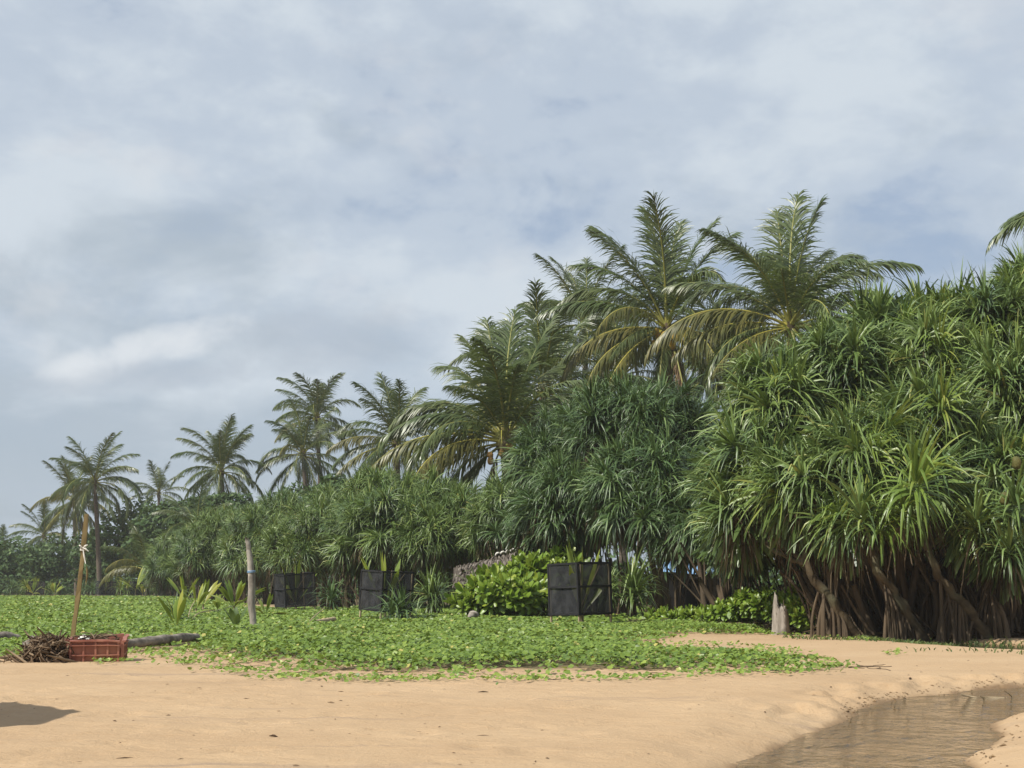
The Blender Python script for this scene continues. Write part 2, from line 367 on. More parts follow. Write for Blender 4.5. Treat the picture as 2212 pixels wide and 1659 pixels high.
def sand_mat():
    m, nt, out = newmat('beach_sand')
    g = nt.nodes.new('ShaderNodeNewGeometry'); P = g.outputs['Position']
    c = ramp(nt, noise(nt, 0.55, 6, 0.6, P), [(0.30, (0.385, 0.268, 0.158)), (0.70, (0.460, 0.333, 0.204))])
    c = mixc(nt, ramp(nt, noise(nt, 60, 3, 0.7, P), [(0.35, 0.0), (0.75, 0.35)]), c, (0.36, 0.22, 0.11))
    c = mixc(nt, ramp(nt, noise(nt, 9, 5, 0.65, P, (0.6, 1.3, 1)), [(0.54, 0.0), (0.68, 0.42)]), c, (0.36, 0.235, 0.125))
    c = mixc(nt, ramp(nt, noise(nt, 1.0, 5, 0.6, P, (0.20, 2.2, 1), 0.5), [(0.60, 0.0), (0.74, 0.60)]), c, (0.20, 0.155, 0.125))   # dark mineral streaks
    c = mixc(nt, attr(nt, 'veg'), c, mixc(nt, noise(nt, 6, 5, 0.6, P), (0.055, 0.050, 0.024), (0.125, 0.105, 0.050)))
    c = mixc(nt, attr(nt, 'wet'), c, (0.20, 0.125, 0.062))
    h1 = noise(nt, 30, 6, 0.7, P); h2 = noise(nt, 7, 4, 0.6, P, (0.7, 1.4, 1))
    h = nt.nodes.new('ShaderNodeMath'); h.operation = 'MULTIPLY_ADD'; h.inputs[1].default_value = 2.2
    nt.links.new(h2, h.inputs[0]); nt.links.new(h1, h.inputs[2])
    rgh = nt.nodes.new('ShaderNodeMapRange'); nt.links.new(attr(nt, 'wet'), rgh.inputs[0])
    rgh.inputs[3].default_value = 0.95; rgh.inputs[4].default_value = 0.45
    p = pbsdf(nt, c, 0.95, 0.2, bump(nt, h.outputs[0], 0.5, 0.030))
    nt.links.new(rgh.outputs[0], p.inputs['Roughness'])
    nt.links.new(p.outputs[0], out.inputs['Surface']); return m
M['sand'] = sand_mat()

def water_mat(name, base, bd=0.06, strength=0.5, rough=0.05):
    m, nt, out = newmat(name)
    g = nt.nodes.new('ShaderNodeNewGeometry'); P = g.outputs['Position']
    n1 = noise(nt, 3.6, 4, 0.5, P, (1.0, 0.7, 1), 0.8); n2 = noise(nt, 17, 3, 0.5, P, (1.0, 0.8, 1), 0.4)
    h = nt.nodes.new('ShaderNodeMath'); h.operation = 'MULTIPLY_ADD'; h.inputs[1].default_value = 0.22
    nt.links.new(n2, h.inputs[0]); nt.links.new(n1, h.inputs[2])
    nb = bump(nt, h.outputs[0], strength, bd)
    c = ramp(nt, noise(nt, 1.5, 4, 0.5, P), [(0.3, base), (0.7, tuple(x * 1.25 for x in base))])
    p = pbsdf(nt, c, rough, 0.5, nb); p.inputs['IOR'].default_value = 1.33
    nt.links.new(p.outputs[0], out.inputs['Surface']); return m
M['creek'] = water_mat('creek_water', (0.115, 0.078, 0.036), strength=1.0, bd=0.22, rough=.03)
M['pool'] = water_mat('pool_water', (0.030, 0.022, 0.012), strength=0.08)

# ------------------------------------------------------------------ ground
CREEK_Z, POOL_Z = -0.11, -0.07
creek_px = [(1560, 1680), (1591, 1655), (1660, 1625), (1728, 1598), (1790, 1573), (1839, 1555), (1855, 1538), (1884, 1524), (1925, 1514), (1966, 1507), (2056, 1499), (2130, 1489), (2212, 1485), (2420, 1478),
            (2420, 1530), (2300, 1536), (2212, 1544), (2171, 1556), (2136, 1565), (2163, 1590), (2142, 1602), (2109, 1631), (2072, 1642), (2100, 1660), (2080, 1700), (1950, 1800), (1800, 1900), (1500, 1900), (1420, 1780)]
creek_poly = np.array([G(x, y, CREEK_Z)[:2] for x, y in creek_px])
pool_px = [(1540, 1350), (1640, 1358), (1690, 1367), (1760, 1373), (1860, 1380), (1960, 1391), (2060, 1400), (2212, 1409), (2420, 1420),
           (2420, 1402), (2212, 1397), (2050, 1389), (1930, 1378), (1890, 1372), (1960, 1366), (1900, 1356), (1800, 1348), (1700, 1344), (1610, 1345)]
pool_poly = np.array([G(x, y, POOL_Z)[:2] for x, y in pool_px])
vine_px = [(-400, 1426), (40, 1426), (150, 1416), (230, 1420), (300, 1408), (350, 1418), (420, 1430), (530, 1445), (640, 1458), (720, 1450), (800, 1466), (880, 1456), (960, 1466), (1100, 1459), (1200, 1467), (1290, 1458), (1370, 1464), (1450, 1450), (1540, 1455),
           (1600, 1447), (1700, 1452), (1800, 1446), (1915, 1444), (1860, 1436), (1760, 1426), (1660, 1420), (1590, 1412), (1540, 1404), (1470, 1394), (1430, 1382), (1500, 1370), (1620, 1373), (1720, 1376), (1680, 1364), (1600, 1354), (1500, 1348), (1450, 1342), (1400, 1330), (1390, 1312), (1200, 1312), (1000, 1314), (880, 1314), (770, 1318),
           (560, 1318), (520, 1306), (400, 1293), (-500, 1291)]
vine_poly = np.array([G(x, y)[:2] for x, y in vine_px])
soil_poly = np.array([[-60, 121], [-36, 117], [-23, 95], [-14.5, 71], [-8, 58], [-3, 49], [2, 38], [6.5, 29.5], [9, 26.0], [14, 24.0], [40, 24], [120, 60], [120, 400], [-160, 400], [-160, 121]])

def ground_z(x, y):
    x, y = np.asarray(x, float), np.asarray(y, float)
    dc = sdf(x, y, creek_poly); dp = sdf(x, y, pool_poly)
    wob = fbm(x, y, 3.0, 11, 3)
    dcj = dc + 0.035 * fbm(x, y, 9.0, 41, 3) + 0.018 * fbm(x, y, 26.0, 42, 2)
    bt = np.clip(dcj / (0.62 + 0.28 * wob), 0, 1)
    z = -0.115 + 0.115 * (0.55 * (1 - (1 - np.clip(bt * 2.2, 0, 1)) ** 2) + 0.45 * sstep(0.35, 1.0, bt))
    z = np.where(dcj < 0, -0.115 - 0.10 * sstep(0, 0.4, -dcj), z)
    crumble = np.exp(-((dc - 0.35) / 0.22) ** 2) * 0.075 * np.maximum(fbm(x, y, 12.0, 3, 3), -0.3) * sstep(9.5, 10.8, y)
    z = z + crumble
    zp = np.where(dp < 0, -0.075 - 0.12 * sstep(0, 0.4, -dp), -0.075 + 0.075 * sstep(0, 0.7, dp))
    z = np.minimum(z, zp)
    far = np.clip((y - 6) / 4, 0, 1)
    z = z + far * (0.016 * fbm(x, y, 0.8, 5, 3)) * sstep(0, 1.0, np.minimum(dc, dp)) + 0.009 * fbm(x, y, 6.0, 8, 4)
    return z
def gz(x, y): return float(ground_z(np.array([x]), np.array([y]))[0])

def axis(lo, hi, step, far, g=1.13):
    a = list(np.arange(lo, hi + 1e-6, step)); s = step; b = a[-1]; c = a[0]; up, dn = [], []
    while b < far: s *= g; b += s; up.append(b)
    s = step
    while c > -far: s *= g; c -= s; dn.append(c)
    return np.array(dn[::-1] + a + up)
xs = axis(-6, 9, 0.05, 4000)
ys = np.concatenate([np.arange(-60, 4, 8.0), np.arange(4, 6, 0.25), np.arange(6, 16, 0.05), np.arange(16, 28, 0.10), np.arange(28, 60, 0.5), 60 * 1.06 ** np.arange(0, 73)])
XX, YY = np.meshgrid(xs, ys); ZZ = ground_z(XX, YY)
nx, ny = len(xs), len(ys)
_r = np.random.default_rng(55)
for _k in range(420):
    _y = 6.3 + 10 * _r.random() ** 1.2; _x = (_r.random() - .5) * .8 * _y; _a = _r.uniform(.05, .16); _b = _a * _r.uniform(.4, .8); _t = _r.uniform(0, 3.14); _dp = _r.uniform(.005, .018)
    _i0, _i1 = np.searchsorted(ys, [_y - .5, _y + .5]); _j0, _j1 = np.searchsorted(xs, [_x - .5, _x + .5])
    _X, _Y = XX[_i0:_i1, _j0:_j1] - _x, YY[_i0:_i1, _j0:_j1] - _y
    _q = ((_X * math.cos(_t) + _Y * math.sin(_t)) / _a) ** 2 + ((-_X * math.sin(_t) + _Y * math.cos(_t)) / _b) ** 2
    if sdf(np.array([_x]), np.array([_y]), creek_poly)[0] > .9: ZZ[_i0:_i1, _j0:_j1] += _dp * (-np.exp(-_q) + .6 * np.exp(-(np.sqrt(_q) - 1.7) ** 2 / .2))
b = MB()
i, j = np.meshgrid(np.arange(ny - 1), np.arange(nx - 1), indexing='ij')
b.add(np.stack([XX, YY, ZZ], -1).reshape(-1, 3), np.stack([i * nx + j, i * nx + j + 1, (i + 1) * nx + j + 1, (i + 1) * nx + j], -1).reshape(-1, 4))
ground = b.obj('ground', M['sand'])
tag(ground, kind='structure')
vd = sdf(XX, YY, vine_poly); sd = sdf(XX, YY, soil_poly)
edge_n = 0.35 * fbm(XX, YY, 2.0, 21, 4)
veg = np.maximum(0.85 * sstep(-0.7, -1.8, vd + edge_n), 0.95 * sstep(0.6, -1.2, sd + edge_n * 2))
dcg = sdf(XX, YY, creek_poly); dpg = sdf(XX, YY, pool_poly)
wet = np.maximum(sstep(0.07 + 0.05 * fbm(XX, YY, 5, 31, 3), 0.0, dcg), 0.8 * sstep(0.45, 0.0, dpg))
for nm, arr in (('veg', veg), ('wet', wet)):
    a = ground.data.attributes.new(nm, 'FLOAT', 'POINT'); a.data.foreach_set('value', arr.astype(np.float32).ravel())
def sheet(name, poly, z, mat, grow):
    c = poly.mean(0)
    x0, y0 = poly.min(0) - grow; x1, y1 = poly.max(0) + grow
    gx, gy = np.linspace(x0, x1, 60), np.linspace(y0, y1, 60)
    A, B = np.meshgrid(gx, gy); k = sdf(A, B, poly) < grow
    bb = MB(); V = np.stack([A, B, np.full_like(A, z)], -1).reshape(-1, 3)
    i, j = np.meshgrid(np.arange(59), np.arange(59), indexing='ij')
    F = np.stack([i * 60 + j, i * 60 + j + 1, (i + 1) * 60 + j + 1, (i + 1) * 60 + j], -1).reshape(-1, 4)
    kk = k.ravel(); F = F[kk[F].any(1)]
    used = np.unique(F); mp = np.full(len(V), -1); mp[used] = np.arange(len(used))
    bb.add(V[used], mp[F]); o = bb.obj(name, mat); tag(o, kind='structure'); return o
sheet('creek_water', creek_poly, CREEK_Z, M['creek'], 0.12)
sheet('pool_water', pool_poly, POOL_Z, M['pool'], 0.12)

# ------------------------------------------------------------------ pandanus leaf heads
def rosette_mesh(name, seed, tilt, n=44, L=0.92, dead=0, mats=('pandan', 'dead'), wid=0.026, K=7):
    r = np.random.default_rng(seed); b = MB()
    u = (np.arange(n) + 0.5) / n; az = np.arange(n) * R_(137.5) + r.normal(0, 0.15, n)
    el = R_(86) - (R_(90)) * u ** 0.9 + r.normal(0, 0.22, n)
    d = np.stack([np.cos(el) * np.cos(az), np.cos(el) * np.sin(az), np.sin(el)], -1)
    base = np.stack([0.05 * np.cos(az), 0.05 * np.sin(az), 0.30 * (1 - u)], -1)
    ln = L * (0.72 + 0.36 * np.sin(np.pi * np.clip(u * 0.9 + 0.08, 0, 1))) * r.uniform(0.68, 1.18, n)
    RT = roty(tilt); d = d @ RT.T; base = base @ RT.T; ax = RT @ np.array([0, 0, 1.0])
    S = nrm(np.cross(np.broadcast_to(ax, d.shape), d) + r.normal(0, 0.12, d.shape)); S = nrm(S - (S * d).sum(-1, keepdims=True) * d)
    def grow(base, d, S, ln, g0, g1, kink):
        m = len(ln); P = np.zeros((m, K, 3)); SS = np.zeros((m, K, 3)); P[:, 0] = base; SS[:, 0] = S; dd = d.copy()
        for k in range(1, K):
            t = k / (K - 1)
            g = g0 + (g1 - g0) * t + np.where(kink == k, r.uniform(0.5, 1.3, m), 0)
            dd = nrm(dd + g[:, None] * np.array([0, 0, -1.0]))
            P[:, k] = P[:, k - 1] + dd * (ln / (K - 1))[:, None]
            s2 = S - (S * dd).sum(-1, keepdims=True) * dd; SS[:, k] = nrm(s2)
        return P, SS
    t = np.linspace(0, 1, K)
    kink = np.where(r.random(n) < 0.42, r.integers(3, K - 1, n), 99)
    P, SS = grow(base, d, S, ln, np.full(n, 0.01) + 0.08 * u, 0.12 + 0.42 * u, kink)
    w = wid * (np.minimum(1, 0.62 + t * 2.2) * np.clip(1.02 - t ** 2.2, 0.04, 1))[None] * r.uniform(0.8, 1.2, n)[:, None]
    V, F = strips(P, SS, w, 0.35)
    b.add(V, F, 0, np.repeat(np.clip(0.72 - 0.55 * u + r.normal(0, 0.20, n), 0, 1), K * 3))  # lower, older leaves coloured darker; shade within the head is painted in too
    if dead:
        az = r.uniform(0, 6.283, dead); el = R_(-25) - R_(60) * r.random(dead)
        d = np.stack([np.cos(el) * np.cos(az), np.cos(el) * np.sin(az), np.sin(el)], -1)
        base = np.stack([0.06 * np.cos(az), 0.06 * np.sin(az), -0.35 * r.random(dead)], -1) @ RT.T
        S = nrm(np.cross(d, r.normal(0, 1, d.shape)))
        P, SS = grow(base, d, S, L * r.uniform(0.5, 1.25, dead), np.full(dead, 0.15), np.full(dead, 0.55), np.full(dead, 99))
        P = P + np.cumsum(r.normal(0, 0.018, P.shape), 1)
        w = (wid * 0.75 * np.clip(1.05 - t ** 2, 0.05, 1))[None] * r.uniform(0.5, 1.1, dead)[:, None]
        V, F = strips(P, SS, w, 0.5)
        b.add(V, F, 1, np.repeat(r.random(dead), K * 3))
    return b.mesh(name, [M[mats[0]], M[mats[1]]])
TILTS = [R_(8), R_(38), R_(68)]
ROS = {}
for kind, mats in (('green', ('pandan', 'dead')), ('blue', ('pandan_blue', 'dead')), ('lime', ('pandan_lime', 'dead'))):
    for ti, tl in enumerate(TILTS):
        ns = 5 if kind != 'lime' else 2
        ROS[kind, ti, 0] = [rosette_mesh('leaf_rosette', 100 + ti * 10 + s, tl, (64, 52, 70, 48, 60)[s], (0.90, .98, .82, .94, .88)[s], (4, 0, 12, 6, 2)[s], mats) for s in range(ns)]
        ROS[kind, ti, 1] = [rosette_mesh('leaf_rosette', 200 + ti * 10 + s, tl, (50, 38, 46, 56, 42)[s], (0.98, .9, 1.05, .95, 1.0)[s], (40, 52, 30, 46, 36)[s], mats) for s in range(ns)]

def inner_leaves(name, blobs, parent, origin, n, mat, seed):
    """loose inner foliage filling a crown, one stuff part"""
    r = np.random.default_rng(seed); b = MB(); K = 4
    tot = sum(bl[3] * bl[4] * bl[5] for bl in blobs)
    for (x, y, z, a, bb, c) in blobs:
        m = max(20, int(n * a * bb * c / tot))
        q = nrm(r.normal(0, 1, (m, 3))) * (r.random((m, 1)) ** (1 / 2.2)) * 0.72
        base = np.array([x, y, z]) + q * np.array([a, bb, c]) - np.asarray(origin)
        d = nrm(r.normal(0, 1, (m, 3)) + q * 0.6)
        P = np.zeros((m, K, 3)); P[:, 0] = base
        for k in range(1, K):
            d = nrm(d + np.array([0, 0, -0.3])); P[:, k] = P[:, k - 1] + d * 0.28
        S = nrm(np.cross(d, r.normal(0, 1, d.shape)))[:, None].repeat(K, 1)
        w = np.array([0.05, 0.055, 0.045, 0.01])[None].repeat(m, 0)
        V, F = ribbon(P, S, w); b.add(V, F, 0, np.repeat(r.random(m) * 0.7, K * 2))
    o = b.obj(name, mat, parent); o['kind'] = 'stuff'; return o

def pandanus(label, base_px, d, trunk_px, blobs_px, kind='green', density=1.0, scale=1.0, roots=14, seed=1, group='pandanus trees of the thicket', lime=0.0, root_spread=0.5, trunk_r=0.080, extra_trunks=(), tangle=50, tangle_w=.9, push=0.0, zshift=.26):
    """base_px: foot on the ground (view x); trunk_px: list of (x, y, depth) the stem passes; blobs_px: (x, y, rx, ry, depth, depth radius in m)"""
    r = np.random.default_rng(seed)
    bx = W(base_px, HOR, d)[0]; d += push; foot = np.array([bx, d, gz(bx, d) - 0.05])
    t = thing('pandanus_tree', foot, label, 'pandanus tree', group)
    tp = [foot] + [W(*q) + (0, push, 0) for q in trunk_px]
    blobs = []
    for (x, y, rx, ry, dd, rd) in blobs_px:
        c = W(x, y, dd); blobs.append((c[0], c[1] + 0.35, c[2] - zshift, max(.28, rx * mpp(dd) - 0.26), max(.28, rd - .25), max(.25, ry * mpp(dd) - 0.20)))
    def stem(name, pts, r0, r1):
        b = MB(); C = curve(pts, 16) - foot
        C[1:-1] += r.normal(0, 0.018, C[1:-1].shape)
        rr = np.linspace(r0, r1, 16) * (1 + 0.08 * np.sin(np.arange(16) * 2.1 + seed)); b.tube(C, rr, 9, lump=0.06)
        return b.obj(name, M['bark'], t)
    tops = [np.array(bl[:3]) for bl in blobs]
    stem('trunk', tp + [tops[0]], trunk_r * 1.25, trunk_r * 0.6)
    for et in extra_trunks:
        p0 = W(et[0][0], HOR, et[0][1]) + (0, push, 0); p0[2] = gz(p0[0], p0[1]) - 0.05
        stem('trunk', [p0] + [W(*q) + (0, push, 0) for q in et[1:]], trunk_r * 1.0, trunk_r * 0.6)
    for tp_ in tops[1:]:
        s0 = tp[-1]; mid = 0.5 * (s0 + tp_) + r.normal(0, 0.15, 3); mid[2] -= 0.2
        stem('limb', [s0, mid, tp_], trunk_r * 0.75, trunk_r * 0.4)
    # prop roots
    C = curve(tp, 20)
    for k in range(roots):
        q = C[r.integers(2, 15)]; a = r.uniform(0, 6.283); sp = root_spread * (0.15 + 0.85 * r.random()) * (0.25 + q[2] * 0.35)
        e = np.array([q[0] + sp * math.cos(a), q[1] + sp * math.sin(a), 0]); e[2] = gz(e[0], e[1]) - 0.06
        mid = 0.5 * (q + e); mid[:2] += 0.25 * np.array([math.cos(a), math.sin(a)]) * sp
        b = MB(); rr = r.uniform(0.018, 0.036); b.tube(curve([q, mid, e], 7) - foot, np.linspace(rr * 0.8, rr * 1.1, 7), 6, lump=0.05, rnd=r.random() * 0.6)
        b.obj('prop_root', M['root'], t)
    if tangle:
        b = MB()
        for k in range(tangle):
            e = np.array([foot[0] + np.clip(r.normal(0, tangle_w), -1.5 * tangle_w, 1.5 * tangle_w), foot[1] + 0.5 + abs(r.normal(0, 1.0)), 0]); e[2] = gz(e[0], e[1]) - 0.06
            q = e + np.array([r.normal(-.15, .35), r.normal(.2, .3), r.uniform(.8, 2.2)]); mid = .5 * (e + q) + r.normal(0, .06, 3)
            rr = r.choice([.016, .022, .03, .06]); b.tube(curve([q, mid, e], 6) - foot, np.linspace(rr * .8, rr * 1.15, 6), 6, lump=.06, rnd=r.random())
        o = b.obj('root_tangle', M['root'], t); o['kind'] = 'stuff'
    # leaf heads over each blob
    cnt = 0
    zlow = min(bl[2] - bl[5] for bl in blobs)
    for bi, (x, y, z, a, bb, c) in enumerate(blobs):
        area = 4 * math.pi * (((a * c) ** 1.6 + (a * bb) ** 1.6 + (bb * c) ** 1.6) / 3) ** (1 / 1.6)
        m = int((area + 1.0) * 3.0 * density / scale ** 2)
        pts = []
        gi = np.arange(m * 2); zz = 1 - 2 * (gi + 0.5) / (m * 2); th = gi * 2.39996 + r.uniform(0, 6)
        Q = np.stack([np.sqrt(1 - zz ** 2) * np.cos(th), np.sqrt(1 - zz ** 2) * np.sin(th), zz], -1) + r.normal(0, 0.09, (m * 2, 3))
        for q in Q:
            if q[1] > 0.35 and q[2] < 0.75 and r.random() < 0.8: continue      # few on the far side
            if q[2] < -0.55 and r.random() < 0.6: continue
            if r.random() < 0.42: continue
            pos = np.array([x, y, z]) + q * np.array([a, bb, c]) * r.uniform(0.80, 1.06)
            # skip heads buried deep in a neighbouring blob
            if any(k2 != bi and (((pos - np.array(o2[:3])) / np.array(o2[3:])) ** 2).sum() < 0.45 for k2, o2 in enumerate(blobs)): continue
            if cnt >= 298: break
            dirn = nrm(q / np.array([a, bb, c]) * min(a, bb, c) + np.array([0, 0, 0.55]) + r.normal(0, 0.18, 3))
            tl = math.acos(np.clip(dirn[2], -1, 1)); ti = int(np.argmin([abs(tl - v) for v in TILTS]))
            skirt = 1 if (pos[2] < zlow + 1.2 or (q[2] < -0.1 and r.random() < 0.7)) else 0
            kd = 'lime' if r.random() < lime else kind
            if kd == 'green' and r.random() < 0.18: kd = 'blue'
            lst = ROS[kd, ti, skirt]
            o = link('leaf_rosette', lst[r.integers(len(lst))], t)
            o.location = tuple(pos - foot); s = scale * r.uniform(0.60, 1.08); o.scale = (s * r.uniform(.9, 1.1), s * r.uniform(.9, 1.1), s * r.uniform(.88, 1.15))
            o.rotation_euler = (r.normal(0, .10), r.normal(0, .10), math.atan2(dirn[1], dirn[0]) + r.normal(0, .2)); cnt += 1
    inner_leaves('inner_leaves', blobs, t, foot, int(900 * density * len(blobs)), M['dead'] if False else M[{'green': 'pandan', 'blue': 'pandan_blue', 'lime': 'pandan'}[kind]], seed + 900)
    return t

# the big thicket at the right
pandanus('pandanus leaning left over the pool beside the grey pointed stump', 1850, 24.6,
         [(1800, 1300, 24.5), (1745, 1215, 24.6)],
         [(1740, 1055, 105, 90, 24.6, 1.1), (1640, 1030, 95, 130, 26.2, 1.3), (1690, 880, 110, 110, 27.2, 1.3), (1610, 1125, 60, 60, 25.6, .7)], 'green', 1.0, .86, 24, 11, lime=0.10, tangle_w=.35, zshift=.05,
         extra_trunks=[[(1880, 24.9), (1840, 1270, 25.1), (1770, 1160, 25.6)], [(1800, 25.6), (1760, 1290, 25.7), (1720, 1190, 25.8)], [(1920, 25.4), (1890, 1290, 25.5), (1830, 1190, 25.8)]])
pandanus('pandanus with a bare trunk slanting up left, second slanting trunk from the stump', 2000, 24.0,
         [(1950, 1310, 23.9), (1915, 1260, 23.8), (1885, 1200, 23.8)],
         [(1860, 1000, 120, 120, 24.4, 1.1), (1850, 1115, 45, 40, 23.8, .45), (1830, 800, 125, 95, 27.5, 1.3), (1920, 720, 100, 75, 29.0, 1.3)], 'green', 1.0, .86, 26, 12, lime=0.10, zshift=.08,
         extra_trunks=[[(2050, 24.6), (2010, 1290, 24.8), (1950, 1200, 25.0)], [(1960, 25.2), (1930, 1290, 25.3), (1880, 1210, 25.5)], [(2070, 25.4), (2050, 1280, 25.5), (2000, 1190, 25.6)]])
pandanus('pandanus with a crooked trunk and a drooping lime yellow leaf head', 2125, 23.8,
         [(2085, 1310, 23.6), (2040, 1265, 23.6), (2005, 1195, 23.6)],
         [(1985, 1050, 95, 70, 23.6, .8), (2010, 930, 110, 110, 25.0, 1.1), (2010, 790, 120, 100, 27.5, 1.3), (2030, 690, 90, 60, 29.3, 1.2)], 'green', 1.0, .88, 26, 13, lime=0.2, zshift=.08, extra_trunks=[[(2100, 25.0), (2070, 1290, 25.2), (2030, 1200, 25.4)], [(2170, 25.2), (2120, 1290, 25.3), (2080, 1200, 25.5)]])
pandanus('tall pandanus at the picture edge standing on a cone of stilt roots', 2150, 23.9,
         [(2140, 1290, 23.9), (2130, 1215, 23.9)],
         [(2115, 1125, 42, 36, 23.5, .4), (2190, 1180, 36, 34, 23.4, .4), (2150, 1010, 95, 80, 24.5, .9), (2180, 860, 110, 120, 26.0, 1.2), (2150, 700, 100, 95, 28.5, 1.2), (2240, 650, 90, 90, 29.5, 1.2)], 'green', 1.0, .86, 34, 14, lime=0.08, root_spread=0.75, zshift=.1)
pandanus('pandanus cut off by the right edge of the picture', 2330, 24.4,
         [(2320, 1290, 24.4), (2300, 1200, 24.4)],
         [(2290, 1050, 95, 110, 24.8, 1.1), (2310, 850, 120, 140, 27.0, 1.3)], 'green', 0.8, .9, 18, 15)
def extra_heads(tree, heads):
    for (px, py, dd, kd, ti, sc, az) in heads:
        o = link('leaf_rosette', ROS[kd, ti, 0][0], tree); o.location = tuple(W(px, py, dd) - np.array(tree.location)); o.scale = (sc, sc, sc); o.rotation_euler = (0, 0, R_(az))
T3 = bpy.data.objects['pandanus_tree.002']; T4 = bpy.data.objects['pandanus_tree.003']; T2 = bpy.data.objects['pandanus_tree.001']
extra_heads(T3, [(1975, 1068, 22.7, 'lime', 1, 1.12, -80), (1950, 1120, 22.8, 'lime', 0, .8, 20)])
extra_heads(T4, [(2108, 1150, 22.8, 'green', 0, .85, 40), (2182, 1208, 22.7, 'green', 0, .78, 200), (2190, 1110, 23.0, 'green', 1, .9, -90)])
extra_heads(T2, [(1862, 1135, 22.9, 'green', 0, .92, 100), (1905, 1150, 23.0, 'lime', 1, .75, -60)])
for (px, py, dd) in ((2170, 1077, 22.9), (2196, 1000, 23.4)):
    b = MB(); a_ = np.linspace(0, math.pi, 7); b.tube(np.stack([0 * a_, 0 * a_, -.11 * np.cos(a_)], -1), .075 * np.sin(a_) ** .7 + .004, 10, lump=.09); o = b.obj('fruit', M['fruit'], T4); o.location = tuple(W(px, py, dd) - np.array(T4.location))
# trees deeper inside the right thicket, seen between the front ones
for k, (px, d_, lb) in enumerate([(1800, 28.5, 'pandanus deep in the right thicket, behind the slanting trunk nearest the stump'), (1960, 28.0, 'pandanus deep in the right thicket, behind the middle slanting trunk'), (2090, 27.6, 'pandanus deep in the right thicket, behind the crooked trunk'), (2230, 28.0, 'pandanus deep in the right thicket, behind the cone of stilt roots')]):
    pandanus(lb, px, d_, [(px - 20, 1290, d_), (px - 45, 1220, d_)], [(px - 50, 1120, 110, 80, d_ + .4, 1.2), (px + 20, 1020, 110, 110, d_ + 1.6, 1.4)], 'green', .55, 1.0, 22, 101 + k, tangle=90, tangle_w=1.2, trunk_r=.08)
# middle
pandanus('dark rounded pandanus behind the front black net cage', 1440, 34.5,
         [(1440, 1270, 34.5), (1420, 1200, 34.6)],
         [(1410, 1050, 140, 120, 35.0, 1.5), (1370, 900, 150, 85, 37.0, 1.6), (1490, 1120, 80, 90, 33.8, 1.0), (1490, 920, 75, 70, 37.0, 1.2)], 'blue', 1.0, .82, 24, 21,
         extra_trunks=[[(1540, 33), (1560, 1270, 33), (1530, 1170, 33.6)], [(1470, 34.4), (1455, 1280, 34.4), (1430, 1190, 34.6)], [(1590, 33), (1565, 1280, 33.4), (1570, 1180, 33.8)]], root_spread=0.8, push=1.5, tangle=40, tangle_w=1.3)
pandanus('dark pandanus behind the bright green shrub', 1250, 38.0,
         [(1250, 1280, 38), (1240, 1220, 38)],
         [(1250, 1080, 120, 95, 37.2, 1.4), (1200, 980, 90, 90, 39, 1.3), (1290, 940, 90, 90, 38.5, 1.3), (1170, 1120, 80, 60, 38, 1.0)], 'blue', 1.0, .82, 14, 22, push=1.4)
pandanus('small pandanus with long low leaves between the middle thicket and the right thicket', 1610, 29.5,
         [(1615, 1280, 29.5), (1610, 1230, 29.5)], [(1600, 1120, 60, 80, 28.5, 0.8), (1580, 1000, 50, 70, 30, 0.9)], 'green', 1.0, .8, 12, 23, push=.8, tangle=10, tangle_w=.4)
# left hedge, going away
pandanus('pandanus below the coconut palm with the thick trunk', 1020, 47, [(1030, 1260, 47), (1030, 1215, 47)],
         [(1030, 1135, 115, 80, 46.5, 1.7), (955, 1100, 95, 72, 48, 1.7), (1090, 1115, 85, 85, 45, 1.4)], 'green', 1.0, .8, 10, 31, push=1.3)
pandanus('shaggy pandanus with brown dead leaves hanging behind the second cage', 850, 47, [(850, 1270, 47), (850, 1220, 47)],
         [(860, 1130, 115, 90, 46.5, 1.8), (830, 1070, 100, 60, 49, 1.8), (930, 1150, 70, 65, 45.5, 1.2), (770, 1150, 70, 75, 47, 1.4)], 'green', 1.0, .8, 14, 32, push=1.3,
         extra_trunks=[[(745, 46.5), (740, 1270, 46.5), (770, 1200, 47)], [(900, 46), (890, 1270, 46), (870, 1200, 47)]])
pandanus('bushy pandanus behind the leftmost of the three near cages', 690, 56, [(690, 1275, 56), (690, 1235, 56)],
         [(690, 1150, 90, 70, 56, 2.0), (730, 1095, 70, 50, 58, 1.8), (640, 1180, 70, 55, 55, 1.6)], 'green', .9, .82, 8, 33, push=1.3)
pandanus('pale green pandanus behind the crooked grey post', 575, 66, [(575, 1270, 66), (575, 1240, 66)],
         [(570, 1150, 90, 60, 66, 2.2), (610, 1110, 70, 45, 69, 2.0), (540, 1195, 70, 55, 65, 1.8)], 'green', .9, .84, 6, 34)
pandanus('pandanus of the far hedge left of the crooked post', 470, 78, [(470, 1270, 78), (470, 1245, 78)],
         [(470, 1165, 80, 60, 78, 2.4), (430, 1195, 60, 55, 77, 2.0), (510, 1140, 60, 50, 80, 2.0)], 'green', .9, .9, 5, 35)
pandanus('smallest pandanus at the far end of the hedge', 400, 92, [(400, 1270, 92), (400, 1250, 92)],
         [(395, 1190, 60, 50, 92, 2.2), (360, 1220, 45, 40, 90, 1.8)], 'green', .9, .95, 4, 36)

